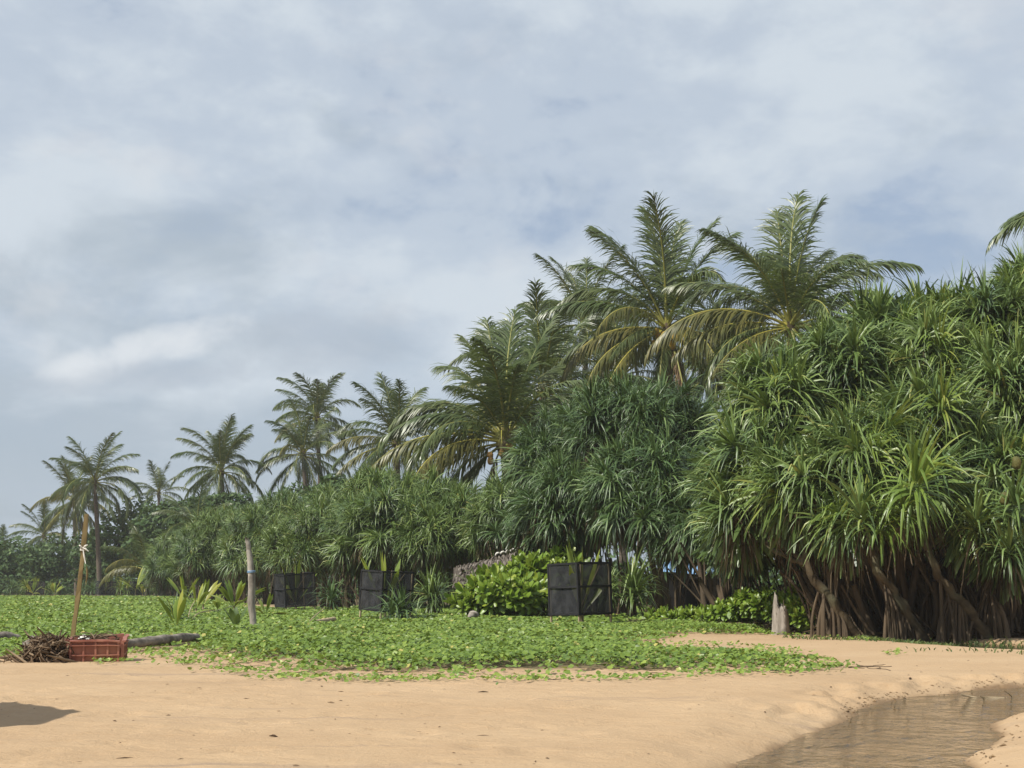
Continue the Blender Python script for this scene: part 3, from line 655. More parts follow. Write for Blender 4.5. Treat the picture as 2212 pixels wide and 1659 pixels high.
# ------------------------------------------------------------------ coconut palms
def frond_mesh(seed, e0, bend, L=4.6, n=88, kind='palm', rach='rachis', sway=0.0, hang=0.55):
    r = np.random.default_rng(seed); b = MB()
    K = 26; s = np.linspace(0, 1, K); th = R_(e0) - R_(bend) * s ** 1.35
    dx = np.cos(th); dz = np.sin(th); dyv = sway * s ** 1.5
    T = nrm(np.stack([dx, dyv, dz], -1)); P = np.vstack([[0, 0, 0], np.cumsum(0.5 * (T[1:] + T[:-1]) * (L / (K - 1)), 0)])
    b.tube(P, np.linspace(0.055, 0.010, K) * (1 + 0.8 * np.exp(-s * 14)), 5, 1, 0.5, cap=False, flat=0.7)
    m = n; ss = np.linspace(0.14, 0.995, m) + r.normal(0, 0.004, m); ss = np.clip(ss, 0.12, 1)
    pr = np.interp(ss, [0.12, 0.2, 0.42, 0.75, 1.0], [0.45, 0.78, 1.0, 0.80, 0.36])
    KK = 4
    for side in (-1, 1):
        Pi = np.stack([np.interp(ss, s, P[:, k]) for k in range(3)], -1); Ti = nrm(np.stack([np.interp(ss, s, T[:, k]) for k in range(3)], -1))
        lat = nrm(np.cross(np.broadcast_to([0, 0, 1.0], Ti.shape), Ti) + 1e-6) if abs(e0) < 88 else np.broadcast_to([0, 1.0, 0], Ti.shape)
        lat = np.where(np.abs(lat).sum(-1, keepdims=True) < 1e-3, [0, 1.0, 0], lat)
        Nn = nrm(np.cross(Ti, lat)); Nn = np.where(Nn[:, 2:3] < 0, -Nn, Nn)
        a = np.interp(ss, [0.1, 1], [R_(58), R_(20)]) + r.normal(0, 0.13, m)
        v = R_(20) + r.normal(0, 0.24, m)
        d = Ti * np.cos(a)[:, None] + side * lat * (np.sin(a) * np.cos(v))[:, None] + Nn * (np.sin(a) * np.sin(v))[:, None]
        gap = np.interp(ss, np.sort(r.uniform(.1, 1, 9)), r.random(9)); ln = L * 0.27 * pr * r.uniform(0.78, 1.10, m) * np.where((r.random(m) < .07) | (gap > .93), .25, 1)
        Q = np.zeros((m, KK, 3)); SS = np.zeros((m, KK, 3)); Q[:, 0] = Pi; dd = nrm(d)
        for k in range(KK):
            if k:
                dd = nrm(dd + np.array([0, 0, -1.0]) * (hang * r.uniform(0.6, 1.3, (m, 1)) * (0.5 + 0.35 * k)))
                Q[:, k] = Q[:, k - 1] + dd * (ln / (KK - 1))[:, None]
            SS[:, k] = nrm(Ti - (Ti * dd).sum(-1, keepdims=True) * dd + 0.3 * Nn)
        w = 0.023 * np.array([0.75, 1.0, 0.75, 0.10])[None] * r.uniform(0.8, 1.2, m)[:, None]
        V, F = ribbon(Q, SS, w); b.add(V, F, 0, np.repeat(np.clip(r.normal(0.45, 0.25, m), 0, 1), KK * 2))
    return b.mesh('frond', [M[kind], M[rach]])
ELS = [84, 68, 52, 36, 20, 4, -14, -34]
BND = [24, 42, 66, 78, 80, 72, 58, 40]
FRO = {}
for k, (e, bd) in enumerate(zip(ELS, BND)):
    FRO['g', k] = [frond_mesh(500 + k * 7 + s, e, bd * (0.8 + 0.35 * s), 4.6, kind='palm', sway=(0.25, -0.2, 0.05)[s], hang=0.28 + 0.05 * k) for s in range(3)]
for k in (3, 4, 5, 6, 7):
    FRO['y', k] = [frond_mesh(600 + k * 7 + s, ELS[k], BND[k] * (0.8 + 0.3 * s), 4.6, kind='palm_old', rach='rachis_yellow', sway=(0.12, -0.15)[s], hang=0.75) for s in range(2)]
FRO['d', 0] = [frond_mesh(700 + s, -50 - 12 * s, 30, 4.0, 60, 'palm_dry', 'rachis', hang=1.2) for s in range(2)]
def pick(kind, el):
    ks = [k for (q, k) in FRO if q == kind]
    if kind == 'd': return 0
    return min(ks, key=lambda k: abs(ELS[k] - el))
def nut_mesh(name, mat):
    b = MB(); a = np.linspace(0, math.pi, 8)
    b.tube(np.stack([0 * a, 0 * a, -0.15 * np.cos(a)], -1) , 0.115 * np.sin(a) ** 0.7 + 0.004, 8); return b.mesh(name, M[mat])
NUT = nut_mesh('coconut', 'nut'); NUTG = nut_mesh('coconut', 'nut_green')
def palm(label, cx, cy_, d, L=4.6, base_px=None, fronds=None, n=24, seed=1, nuts=0, nutmesh=None, low=-40, upright=False, trunk_r=0.16, group='coconut palms behind the hedge', old=0.08, dryn=0):
    r = np.random.default_rng(seed)
    c = W(cx, cy_, d); bx = W(base_px if base_px is not None else cx, HOR, d)[0]
    foot = np.array([bx, d, gz(bx, d) - 0.1])
    t = thing('coconut_palm', foot, label, 'palm tree', group)
    top = c - foot; b = MB(); k = 18
    C = curve([(0, 0, 0), (top[0] * 0.35 + r.normal(0, 0.1), r.normal(0, 0.15), top[2] * 0.5), tuple(top + np.array([0, 0, -0.1]))], k)
    b.tube(C, np.linspace(trunk_r * 1.35, trunk_r * 0.85, k) * (1 + 0.05 * (np.arange(k) % 2)), 10, lump=0.02); b.obj('trunk', M['palm_bark'], t)
    b = MB()                                                     # fibrous heart that holds the frond bases
    b.tube([top + (0, 0, -0.35), top + (0, 0, -0.05), top + (0, 0, 0.35), top + (0, 0, 0.8)], [trunk_r * 0.9, trunk_r * 1.5, trunk_r * 1.0, 0.03], 8, lump=0.15); b.obj('crown_shaft', M['root'], t)
    fl = list(fronds or [])
    for q in range(n):
        u = (q + 0.5) / n; el = 84 - (84 - low) * u ** 1.05 + r.normal(0, 5); az = q * 137.5 + r.uniform(-20, 20) + seed * 50
        kd = 'y' if (el < 36 and r.random() < old) else 'g'; fl.append((az, el, r.uniform(0.85, 1.05), kd))
    for q in range(dryn): fl.append((r.uniform(0, 360), -60, r.uniform(0.7, 1.0), 'd'))
    for (az, el, sc, kd) in fl:
        k = pick(kd, el); lst = FRO[kd, k]; o = link('frond', lst[r.integers(len(lst))], t)
        s = sc * L / 4.6; o.scale = (s, s * (1 if r.random() < .5 else -1), s)
        o.rotation_euler = (0, R_((ELS[k] - el) if kd != 'd' else 0), R_(az))
        o.location = tuple(top + np.array([0.08 * math.cos(R_(az)), 0.08 * math.sin(R_(az)), 0.25 * math.sin(R_(max(el, 0)))]))
    for q in range(nuts):
        a = r.uniform(3.7, 5.7) if q % 5 else r.uniform(0, 6.28)
        o = link('coconut', nutmesh or NUT, t); s = r.uniform(0.95, 1.3); o.scale = (s, s, s)
        rr = r.uniform(0.55, 1.0); o.location = tuple(top + np.array([rr * math.cos(a) * 1.3, rr * math.sin(a), -0.15 - 0.85 * r.random()]))
        o.rotation_euler = (r.normal(0, 0.4), r.normal(0, 0.4), 0)
    return t
palm('tall coconut palm with bunches of yellow coconuts', 1440, 715, 55, 4.9, 1480,
     [(95, 83, 1.05, 'g'), (80, 76, 1.0, 'g'), (145, 70, 1.05, 'g'), (160, 62, 1.0, 'g'), (200, 66, .95, 'g'), (35, 66, 1.05, 'g'), (60, 60, .95, 'g'), (178, 34, 1.05, 'g'), (190, 8, 1.0, 'y'), (205, -8, .95, 'y'), (222, -18, 1.0, 'y'), (235, 2, .8, 'g'),
      (345, 22, .9, 'g'), (335, -2, .85, 'y'), (315, -14, .85, 'y'), (15, 36, .95, 'g'), (130, 48, .95, 'g'), (290, 30, .7, 'g'), (170, 10, .9, 'g'), (255, -38, .8, 'g'),
      (262, -60, 1, 'd'), (285, -60, 1.05, 'd'), (310, -60, 1.0, 'd'), (235, -60, .8, 'd')], 14, 41, nuts=14, dryn=2, low=-55, old=.4)
palm('coconut palm with one tall upright frond, rising just behind the big pandanus', 1708, 710, 50, 5.0, 1740,
     [(80, 84, 1.06, 'g'), (100, 78, 1.0, 'g'), (135, 70, 1.0, 'g'), (150, 56, .95, 'g'), (165, 44, .95, 'g'), (35, 66, .95, 'g'), (28, 50, 1.05, 'g'), (15, 38, .95, 'g'), (8, 22, .95, 'g'), (350, 4, .9, 'g'), (5, 8, 1.05, 'g'), (182, 26, 1.12, 'y'), (195, 4, .95, 'g'),
      (215, -8, .8, 'y'), (60, 60, .9, 'g'), (300, 58, .8, 'g'), (250, 50, .8, 'g'), (330, 40, .9, 'g'), (170, -2, .9, 'g'), (60, 30, 1, 'g'), (120, 40, 1, 'g'),
      (215, -60, .75, 'd'), (240, -60, .7, 'd'), (350, -60, .9, 'd')], 14, 42, low=-50, dryn=1, old=.35)
palm('coconut palm with a thick brown trunk and one long yellow frond reaching left', 1092, 958, 53, 5.1, 1110,
     [(118, 76, 1.05, 'g'), (92, 84, 1.05, 'g'), (72, 76, 1.0, 'g'), (50, 66, 1.0, 'g'), (135, 66, 1.0, 'g'), (165, 50, 1.0, 'g'), (172, 38, 1.0, 'g'), (160, 30, .95, 'g'), (184, 16, 1.02, 'y'), (200, -8, .9, 'y'), (195, 24, .95, 'g'), (210, 34, .85, 'g'), (240, 48, .75, 'g'),
      (20, 50, 1.0, 'g'), (5, 36, 1.0, 'g'), (350, 20, .95, 'g'), (340, 4, .85, 'g'), (280, 62, .8, 'g'), (310, 50, .8, 'g'), (265, 20, .6, 'y'), (30, 20, 1, 'g'), (150, 12, 1, 'g'), (60, 46, 1, 'g'), (120, 46, 1, 'g'),
      (180, -34, .8, 'y'), (205, -60, .8, 'd'), (350, -34, .7, 'g')], 14, 43, low=-45, old=.3, nuts=10, nutmesh=NUTG, trunk_r=0.24)
palm('grey green coconut palm showing between the two tallest crowns and the yellow frond palm', 1262, 705, 74, 4.2, 1262, None, 26, 44)
palm('coconut palm half hidden behind the yellow frond palm', 1175, 850, 62, 4.7, 1185, None, 26, 45, low=-20)
palm('coconut palm with a dry tuft, left of the yellow frond palm', 858, 958, 86, 4.3, 866, [(180, 20, 1, 'y'), (195, -10, 1, 'y')], 26, 46, dryn=2)
palm('upper coconut palm of the pair leaning together above the far hedge', 685, 905, 112, 4.3, 700, None, 28, 47, low=-30)
palm('lower coconut palm of the pair leaning together above the far hedge', 655, 985, 106, 4.2, 668, None, 28, 48, low=-48)
palm('broad coconut palm left of the leaning pair', 478, 1020, 105, 4.1, 486, None, 28, 49, low=-28)
palm('small coconut palm crown between the broad palm and the tall stake palm', 343, 1068, 150, 3.6, 343, None, 16, 50, low=-10)
palm('tall coconut palm behind the leaning wooden stake', 205, 1043, 116, 4.2, 217, [(352, 20, 1.1, 'g'), (345, 4, 1.1, 'g'), (188, 4, .9, 'y')], 26, 51, low=-40)
palm('brownish coconut palm left of the wooden stake', 160, 1085, 124, 4.4, 167, None, 26, 52, low=-50, old=0.6, dryn=2)
palm('farthest grey coconut palm at the left', 96, 1160, 140, 3.6, 96, None, 22, 53, low=-30, old=0.3)
palm('coconut palm whose tips enter at the right edge of the picture', 2440, 520, 42, 4.4, 2450, [(180, 36, 1.0, 'g'), (185, 22, 1.0, 'g'), (175, 8, 1.0, 'g')], 14, 54)
palm('coconut palm crown filling the gap between the two tallest crowns', 1585, 790, 64, 4.8, 1600, None, 30, 58, low=-45)
palm('coconut palm crown low behind the yellow coconuts, left of them', 1345, 815, 68, 4.6, 1350, None, 28, 59, low=-45)
palm('low young palm with pale fronds in front of the far broadleaf trees', 318, 1235, 96, 3.6, 320, None, 12, 55, low=5, old=0.5, trunk_r=0.12)
palm('young palm with blue green fronds poking out of the far hedge', 425, 1150, 84, 3.0, 425, None, 12, 56, low=20, trunk_r=0.1)
palm('palm tips at the left edge above the far trees', 2, 1205, 150, 3.4, 2, None, 14, 57, low=0)

# ------------------------------------------------------------------ far broadleaf trees and woods
def leaf_cloud(b, blobs, n, size, seed, origin=(0, 0, 0), mat=0, shell=0.55):
    r = np.random.default_rng(seed); tot = sum((bl[3] * bl[5]) for bl in blobs)
    for (x, y, z, a, bb, c) in blobs:
        m = int(n * a * c / tot)
        q = nrm(r.normal(0, 1, (m, 3))); rad = shell + (1.05 - shell) * r.random((m, 1)) ** 0.6
        lump = 1 + 0.16 * np.sin(q[:, :1] * 7 + seed) * np.sin(q[:, 1:2] * 6 + 1.3 * seed) + 0.14 * np.sin(q[:, 2:] * 9 + seed * .7)
        p = np.array([x, y, z]) + q * rad * lump * np.array([a, bb, c]) - np.asarray(origin)
        nn = nrm(q * 0.6 + np.array([0, 0, 0.5]) + r.normal(0, 0.55, (m, 3)))
        A = nrm(np.cross(nn, r.normal(0, 1, (m, 3)))); B = np.cross(nn, A)
        s = (size * r.uniform(0.6, 1.3, m))[:, None]
        V = np.stack([p - A * s, p - B * s * 0.55 , p + A * s, p + B * s * 0.55], 1)
        b.add(V.reshape(-1, 3), np.arange(m * 4).reshape(-1, 4), mat, np.repeat(np.clip(r.normal(0.42, 0.25, m), 0, 1), 4))
def broad_tree(label, base_px, d, blobs_px, n, size, seed, name='broadleaf_tree', cat='tree', mat='broad', group='broadleaf trees at the far end of the beach'):
    bx = W(base_px, HOR, d)[0]; foot = np.array([bx, d, gz(bx, d) - 0.05]); t = thing(name, foot, label, cat, group)
    blobs = []
    for (x, y, rx, ry) in blobs_px:
        c = W(x, y, d); blobs.append((c[0], c[1], c[2], rx * mpp(d), rx * mpp(d) * 0.8, ry * mpp(d)))
    b = MB(); c0 = np.array(blobs[0][:3]) - foot
    b.tube(curve([(0, 0, 0), tuple(c0 * 0.5 + (0.1, 0, 0)), tuple(c0)], 8), np.linspace(0.16, 0.06, 8), 7)
    for bl in blobs[1:]: b.tube(curve([tuple(c0 * 0.5), tuple(0.5 * (c0 * 0.7 + np.array(bl[:3]) - foot)), tuple(np.array(bl[:3]) - foot)], 6), np.linspace(0.09, 0.03, 6), 5)
    b.obj('trunk', M['bark'], t)
    b = MB(); leaf_cloud(b, blobs, n, size, seed, foot); b.obj('crown', M[mat], t)
    return t
broad_tree('dense dark tree directly left of the tall palm trunk', 130, 128, [(120, 1205, 60, 45), (160, 1225, 45, 40), (85, 1225, 45, 38)], 4200, 0.20, 61)
broad_tree('dark tree at the left edge of the picture', 25, 130, [(30, 1210, 55, 40), (-20, 1215, 45, 40), (60, 1235, 40, 30)], 4200, 0.20, 62)
broad_tree('rounded tree between the tall palm trunk and the young palm', 260, 118, [(255, 1160, 55, 55), (300, 1130, 50, 50), (225, 1200, 45, 50), (290, 1205, 50, 45)], 5200, 0.20, 63)
broad_tree('bright topped tree below the small palm crown', 345, 110, [(345, 1140, 55, 50), (385, 1120, 45, 40), (320, 1180, 50, 45)], 4600, 0.19, 64)
broad_tree('tree crown under the broad palm', 455, 100, [(440, 1105, 45, 35), (500, 1095, 50, 32), (405, 1130, 45, 40)], 4200, 0.18, 65)
broad_tree('low tree behind the palm stake, beside the dark trunk', 190, 122, [(190, 1200, 40, 55), (205, 1235, 45, 35)], 3000, 0.19, 66)
for k, (x, d_, y, rx, ry, lb) in enumerate([(640, 90, 1085, 55, 35, 'dark bush top behind the far hedge below the leaning palms'), (720, 76, 1060, 40, 30, 'rounded green bush top standing above the hedge right of the leaning palms')]):
    broad_tree(lb, x, d_, [(x, y, rx, ry), (x + 20, y + 40, rx, ry)], 2600, 0.16, 70 + k)
b = MB()
bl = []
for k in range(46):
    x = -70 + k * 6.0; dd = 165 + 18 * math.sin(k * 1.7) if x < 20 else 120 + 14 * math.sin(k * 1.3)
    hh = 3.6 + 0.9 * math.sin(k * 2.3) + 0.5 * math.sin(k * 5.1); bl.append((x, dd, hh * 0.55, 5.0, 4.5, hh * 0.75))
leaf_cloud(b, bl, 26000, 0.42, 77, shell=0.6)
tag(b.obj('distant_woods', M['broad']), 'low line of distant green woods behind the palms', 'woods', kind='stuff')
# scrub behind the thickets that closes the view between the trunks
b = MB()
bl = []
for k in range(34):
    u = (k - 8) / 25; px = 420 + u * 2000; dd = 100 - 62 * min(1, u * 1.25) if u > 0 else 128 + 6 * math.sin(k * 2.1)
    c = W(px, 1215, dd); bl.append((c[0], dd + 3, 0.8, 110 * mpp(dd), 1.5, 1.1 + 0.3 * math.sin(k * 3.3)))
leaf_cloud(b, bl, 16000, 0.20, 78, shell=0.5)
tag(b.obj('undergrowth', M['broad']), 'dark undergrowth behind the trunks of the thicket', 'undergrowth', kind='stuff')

# ------------------------------------------------------------------ shrubs with leaf clusters
def cluster_mesh(seed, mat, L=0.15, n=13):
    r = np.random.default_rng(seed); b = MB(); K = 4
    u = (np.arange(n) + .5) / n; az = np.arange(n) * 2.4 + r.normal(0, .2, n); el = R_(78) - R_(75) * u + r.normal(0, .12, n)
    d = np.stack([np.cos(el) * np.cos(az), np.cos(el) * np.sin(az), np.sin(el)], -1)
    t = np.linspace(0, 1, K); ln = L * r.uniform(.8, 1.15, n)
    P = np.zeros((n, K, 3)); P[:, 0] = np.stack([0 * u, 0 * u, 0.07 * (1 - u)], -1); dd = d.copy()
    for k in range(1, K): dd = nrm(dd + np.array([0, 0, -.16])); P[:, k] = P[:, k - 1] + dd * (ln / (K - 1))[:, None]
    S = nrm(np.cross(np.broadcast_to([0, 0, 1.], d.shape), d)); S = S[:, None].repeat(K, 1)
    w = L * 0.21 * np.array([.25, .75, 1.0, .45])[None].repeat(n, 0)
    V, F = strips(P, S, w, .3); b.add(V, F, 0, np.repeat(r.beta(2, 2, n), K * 3)); return b.mesh('leaf_cluster', M[mat])
CL = [cluster_mesh(800 + s, 'naupaka') for s in range(5)]
def shrub(label, base_px, d, blobs_px, ncl, scale, seed, group='broad leaved shrubs'):
    r = np.random.default_rng(seed); bx = W(base_px, HOR, d)[0]; foot = np.array([bx, d, gz(bx, d) - .03]); t = thing('leafy_shrub', foot, label, 'shrub', group)
    blobs = []
    for (x, y, rx, ry, dd) in blobs_px:
        c = W(x, y, dd); blobs.append((c[0], c[1], c[2], rx * mpp(dd), rx * mpp(dd) * .8, ry * mpp(dd)))
    b = MB()
    for bl in blobs:
        for k in range(4):
            e = np.array(bl[:3]) + r.normal(0, .35, 3) * np.array(bl[3:]) - foot; b.tube(curve([(r.normal(0, .15), r.normal(0, .1), 0), tuple(e * .5), tuple(e)], 5), [.03, .025, .02, .015, .01], 5)
    b.obj('stems', M['bark'], t)
    tot = sum(bl[3] * bl[5] for bl in blobs); cnt = 0; inner = MB()
    leaf_cloud(inner, blobs, int(ncl * 5), 0.10 * scale, seed + 5, foot, shell=.3)
    o = inner.obj('inner_leaves', M['naupaka'], t); o['kind'] = 'stuff'; o.scale = (.93, .93, .95)
    for (x, y, z, a, bb, c) in blobs:
        m = int(ncl * a * c / tot)
        for k in range(m):
            q = nrm(r.normal(0, 1, 3));
            if q[1] > .3 and q[2] < .6: q[1] *= -1
            if q[2] < -.5: q[2] *= -.6
            p = np.array([x, y, z]) + q * np.array([a, bb, c]) * r.uniform(.82, 1.08)
            if p[2] < .06: continue
            o = link('leaf_cluster', CL[r.integers(5)], t); o.location = tuple(p - foot); s = scale * r.uniform(.8, 1.3); o.scale = (s, s, s)
            dn = nrm(q + np.array([0, 0, .9])); o.rotation_euler = Vector(dn).to_track_quat('Z', 'Y').to_euler()
shrub('bright yellow green shrub left of the front black net cage', 1090, 36, [(1100, 1294, 85, 32, 35.5), (1152, 1262, 55, 44, 36.5), (1030, 1310, 38, 20, 35.5), (1215, 1262, 50, 52, 36.8), (1082, 1272, 48, 28, 36.3)], 330, 1.75, 81)
shrub('low green shrub left of the grey pointed stump', 1640, 28.5, [(1640, 1315, 60, 26, 28.5), (1580, 1330, 55, 18, 29), (1700, 1330, 35, 20, 27.5)], 170, .95, 82)
shrub('low green ground shrub in front of the dark trunks of the middle thicket', 1500, 31, [(1500, 1338, 60, 12, 31), (1440, 1340, 45, 10, 32)], 110, .9, 83)
shrub('sprig of broad leaves just right of the grey pointed stump', 1725, 26.2, [(1722, 1305, 20, 26, 26.2), (1745, 1345, 22, 16, 26)], 40, 1.0, 84)

# ------------------------------------------------------------------ young pandanus on the beach
def young(label, px, d, size, kind, seed, n=1, stem_h=0.12, group='young pandanus plants on the beach'):
    r = np.random.default_rng(seed); x = W(px, HOR, d)[0]; foot = np.array([x, d, gz(x, d)]); t = thing('young_pandanus', foot, label, 'pandanus plant', group)
    for k in range(n):
        ox, oy = (0, 0) if k == 0 else (r.normal(0, .35 * size), r.normal(0, .25)); hh = stem_h * r.uniform(.7, 1.4)
        b = MB(); b.tube([(ox, oy, -.05), (ox + .02, oy, hh * .5), (ox, oy, hh)], [.05, .045, .04], 7); b.obj('stem', M['bark'], t)
        o = link('leaf_rosette', ROS[kind, 0, 0][r.integers(len(ROS[kind, 0, 0]))], t); o.location = (ox, oy, hh); s = size * r.uniform(.85, 1.1); o.scale = (s, s, s); o.rotation_euler = (0, 0, r.uniform(0, 6))
young('blue green young pandanus in front of the second cage', 845, 32.8, .88, 'blue', 1, 2, .08)
young('young pandanus right of the leftmost near cage', 716, 43, .85, 'blue', 2, 1, .35)
young('spreading young pandanus between the second cage and the bright shrub', 940, 39, 1.0, 'green', 3, 3, .45)
young('young pandanus right of the front cage, by the dark trunks', 1362, 33.5, .95, 'green', 4, 3, .45)
young('spiky blue green young pandanus left of the crooked post', 382, 31.5, .62, 'blue', 5, 1, .06)
young('clump of long narrow leaves behind the bright shrub, above it', 1215, 40, .9, 'green', 6, 3, .9)
for k, (px, d_, lb) in enumerate([(60, 118, 'far young pandanus at the left edge'), (105, 120, 'far young pandanus left of the farthest left cage'), (185, 112, 'far young pandanus beside the wooden stake'), (262, 112, 'far young pandanus between two far cages'), (335, 108, 'far young pandanus right of the young palm with a stem'), (25, 119, 'far young pandanus in the left corner under the trees'), (230, 119, 'far young pandanus behind the middle far cage'), (450, 86, 'far young pandanus under the far hedge')]):
    young(lb, px, d_, 1.05, ('lime', 'green', 'blue')[k % 3], 10 + k, 2, .35)

def log(name, label, pts_px, rad, seed, mat='log', cat='log'):
    r = np.random.default_rng(seed); P = []
    for (x, y, zc) in pts_px: g = G(x, y); P.append((g[0], g[1], gz(g[0], g[1]) + zc))
    C = curve(P, 24); o0 = C[12].copy(); b = MB(); rr = np.interp(np.linspace(0, 1, 24), np.linspace(0, 1, len(rad)), rad) * (1 + r.normal(0, .06, 24)); b.tube(C - o0, rr, 11, lump=.07, rnd=.1)
    me = b.mesh(name, M[mat]); o = link(name, me); o.location = tuple(o0); return tag(o, label, cat, 'driftwood on the beach')
# ------------------------------------------------------------------ coconut seedlings
def blade(b, base, az, el, L, w, r, mat=0, split=True, g=.14):
    """one pleated, forked seedling leaf"""
    K = 7; d = np.array([math.cos(el) * math.cos(az), math.cos(el) * math.sin(az), math.sin(el)]); P = [np.asarray(base, float)]
    for k in range(1, K): d = nrm(d + np.array([0, 0, -g * k / K])); P.append(P[-1] + d * L / (K - 1))
    P = np.array(P)[None]; S = np.cross([0, 0, 1.], d); S = nrm(S + r.normal(0, .3, 3)); SS = np.broadcast_to(S, P.shape).copy()
    pr = np.array([.10, .12, .55, .95, 1.0, .75, .08]) * w
    if split:
        for sg in (-1, 1):
            Q = P.copy(); off = np.array([0, 0, .25, .45, .62, .85, 1.1]) * w * .5; Q = Q + sg * SS * off[None, :, None]
            V, F = strips(Q, SS, (pr * .55)[None], .3); b.add(V, F, mat, r.uniform(.1, .95))
    else:
        V, F = strips(P, SS, pr[None], .3); b.add(V, F, mat, r.uniform(.1, .95))
def seedling(label, px, d, Hs, n, seed, stem=0.05, mat='seedling', split=True, wid=.09, spread=30, z0=0.0):
    r = np.random.default_rng(seed); x = W(px, HOR, d)[0]; foot = np.array([x, d, gz(x, d) + z0]); t = thing('coconut_seedling', foot, label, 'coconut seedling', 'coconut seedlings planted on the beach')
    b = MB(); b.tube([(0, 0, -.05), (.01, 0, stem * .6), (0, 0, stem)], [.035, .03, .022], 7); b.obj('stem', M['pale_wood'], t)
    for k in range(n):
        b = MB(); blade(b, (0, 0, stem * .8), k * 2.4 + r.uniform(-.4, .4) + seed, R_(86 - spread * (.25 + 1.2 * k / n)), (Hs - stem * .5) * r.uniform(.8, 1.1), wid * r.uniform(.8, 1.2), r, 0, split); b.obj('leaf', M[mat], t)
seedling('coconut seedling with upright yellow green blades left of the crooked post', 383, 27.6, .72, 5, 1, .06, split=False, wid=.065, spread=22)
seedling('dark coconut seedling directly left of the foot of the crooked post', 512, 27.4, .50, 5, 2, .05, 'grass', False, .075, 26)
seedling('coconut seedling with a bare stem and yellow leaves behind the crooked post', 507, 37, 1.05, 7, 3, .35, wid=.10, spread=48)
seedling('coconut seedling with pale upright leaf pair', 400, 48, 1.15, 5, 4, .35, wid=.12, spread=40)
seedling('yellowish coconut seedling with drooping leaves', 440, 45, 1.0, 6, 5, .28, wid=.12, spread=60)
seedling('low yellow coconut seedling beside the piece of driftwood', 472, 42, .7, 5, 6, .15, wid=.12, spread=65)
seedling('young coconut palm on a thin bare stem at the far edge of the vines', 293, 92, 2.0, 9, 7, .65, wid=.16, spread=52)
seedling('coconut seedling with two pale leaves between the bladed seedling and the crooked post', 425, 40, .95, 5, 11, .25, wid=.11, spread=38)
seedling('small yellow leaved coconut seedling right of the crooked post', 575, 36, .62, 4, 12, .12, wid=.10, spread=62)
log('dry_stalk', 'long dry leaf stalk leaning over the vines left of the dark seedling', [(408, 1352, .08), (430, 1344, .20), (462, 1338, .24)], [.012, .012, .006], 8, 'pale_wood', 'stalk')
log('dry_stalk', 'upright dry leaf stalk right of the bladed seedling', [(405, 1350, .05), (410, 1345, .28), (420, 1340, .50)], [.011, .012, .006], 9, 'pale_wood', 'stalk')
seedling('far coconut seedling with broad pale leaves in front of the farthest left cage', 72, 112, 1.1, 6, 8, .25, wid=.2, spread=60)
seedling('tiny far coconut seedling right of the young palm with a stem', 309, 105, .9, 4, 9, .2, wid=.14, spread=30)
seedling('far yellow coconut seedling between the stake and the farthest left cage', 118, 112, 1.2, 6, 10, .2, wid=.18, spread=40)

# ------------------------------------------------------------------ net cages
def cage(label, px, d, side, h, leg, yaw, inside, seed, group='black net cages around coconut seedlings'):
    r = np.random.default_rng(seed); x = W(px, HOR, d)[0]; z0 = gz(x, d); yr = R_(yaw)
    t = thing('net_cage', (x, d, z0), label, 'plant cage', group, yr); hs = side / 2
    for (ax, ay) in ((-1, -1), (1, -1), (1, 1), (-1, 1)):
        b = MB(); b.box((ax * (hs - .022), ay * (hs - .022), (h + leg) / 2 - .06), (.036, .036, h + leg + .1), rotz(0), 0, r.random() * .6, .002); b.obj('leg', M['pale_wood'], t, False)
    for k in range(4):
        a = k * math.pi / 2; Rz = rotz(a)
        b = MB(); nn = 8; g = np.linspace(-hs, hs, nn); zz = np.linspace(leg, leg + h, nn); A, Z = np.meshgrid(g, zz)
        bow = .022 * np.sin((A + hs) / side * math.pi) * np.sin((Z - leg) / h * math.pi) + r.normal(0, .002, A.shape)
        V = np.stack([A, -hs - .003 + bow, Z], -1).reshape(-1, 3) @ Rz.T; i, j = np.meshgrid(np.arange(nn - 1), np.arange(nn - 1), indexing='ij')
        b.add(V, np.stack([i * nn + j, i * nn + j + 1, (i + 1) * nn + j + 1, (i + 1) * nn + j], -1).reshape(-1, 4)); b.obj('net_panel', M['net'], t)
        for zc in (leg + .018, leg + h * .54, leg + h - .018):
            b = MB(); b.box(np.array([0, -hs - .010, zc]) @ Rz.T, (side * .995 - .012, .022, .042), Rz, 0, r.random() * .5, .003); b.obj('batten', M['batten'], t, False)
        b = MB(); b.box(np.array([-hs + .004, -hs + .004, leg + h / 2]) @ Rz.T, (.040, .040, h - .004), Rz, 0, r.random() * .4, .003); b.obj('corner_strip', M['batten'], t, False)
    b = MB(); b.tube([(-hs * .7, -hs + .06, leg + .2), (hs * .5, -hs + .06, leg + h - .05)], [.012, .012], 5); b.obj('brace', M['pale_wood'], t)
    t.rotation_euler = (R_((1, -1.5, 3)[seed % 3]), R_((-1, 1.5, -4)[(seed + 2) % 3] if seed < 5 else 1), yr)
    if inside:
        s = thing('coconut_seedling', (x, d, z0), inside, 'coconut seedling', 'coconut seedlings growing in cages')
        bm = MB(); bm.tube([(0, 0, -.05), (.01, 0, .12), (0, 0, .25)], [.04, .035, .025], 7); bm.obj('stem', M['pale_wood'], s)
        for k in range(6):
            bm = MB(); blade(bm, (0, 0, .2), k * 2.4 + seed, R_(88 - 7 * k), (h + leg) * r.uniform(1.1, 1.3) * (1.0 if k < 4 else .8), .10, r, 0, k % 2 == 1, .06); bm.obj('leaf', M['seedling'], s)
    return t
cage('front black net cage on pale wooden legs beside the bright shrub', 1255, 30.6, .92, 1.07, .25, 39, 'coconut seedling with broad yellow green blades rising out of the front cage', 1)
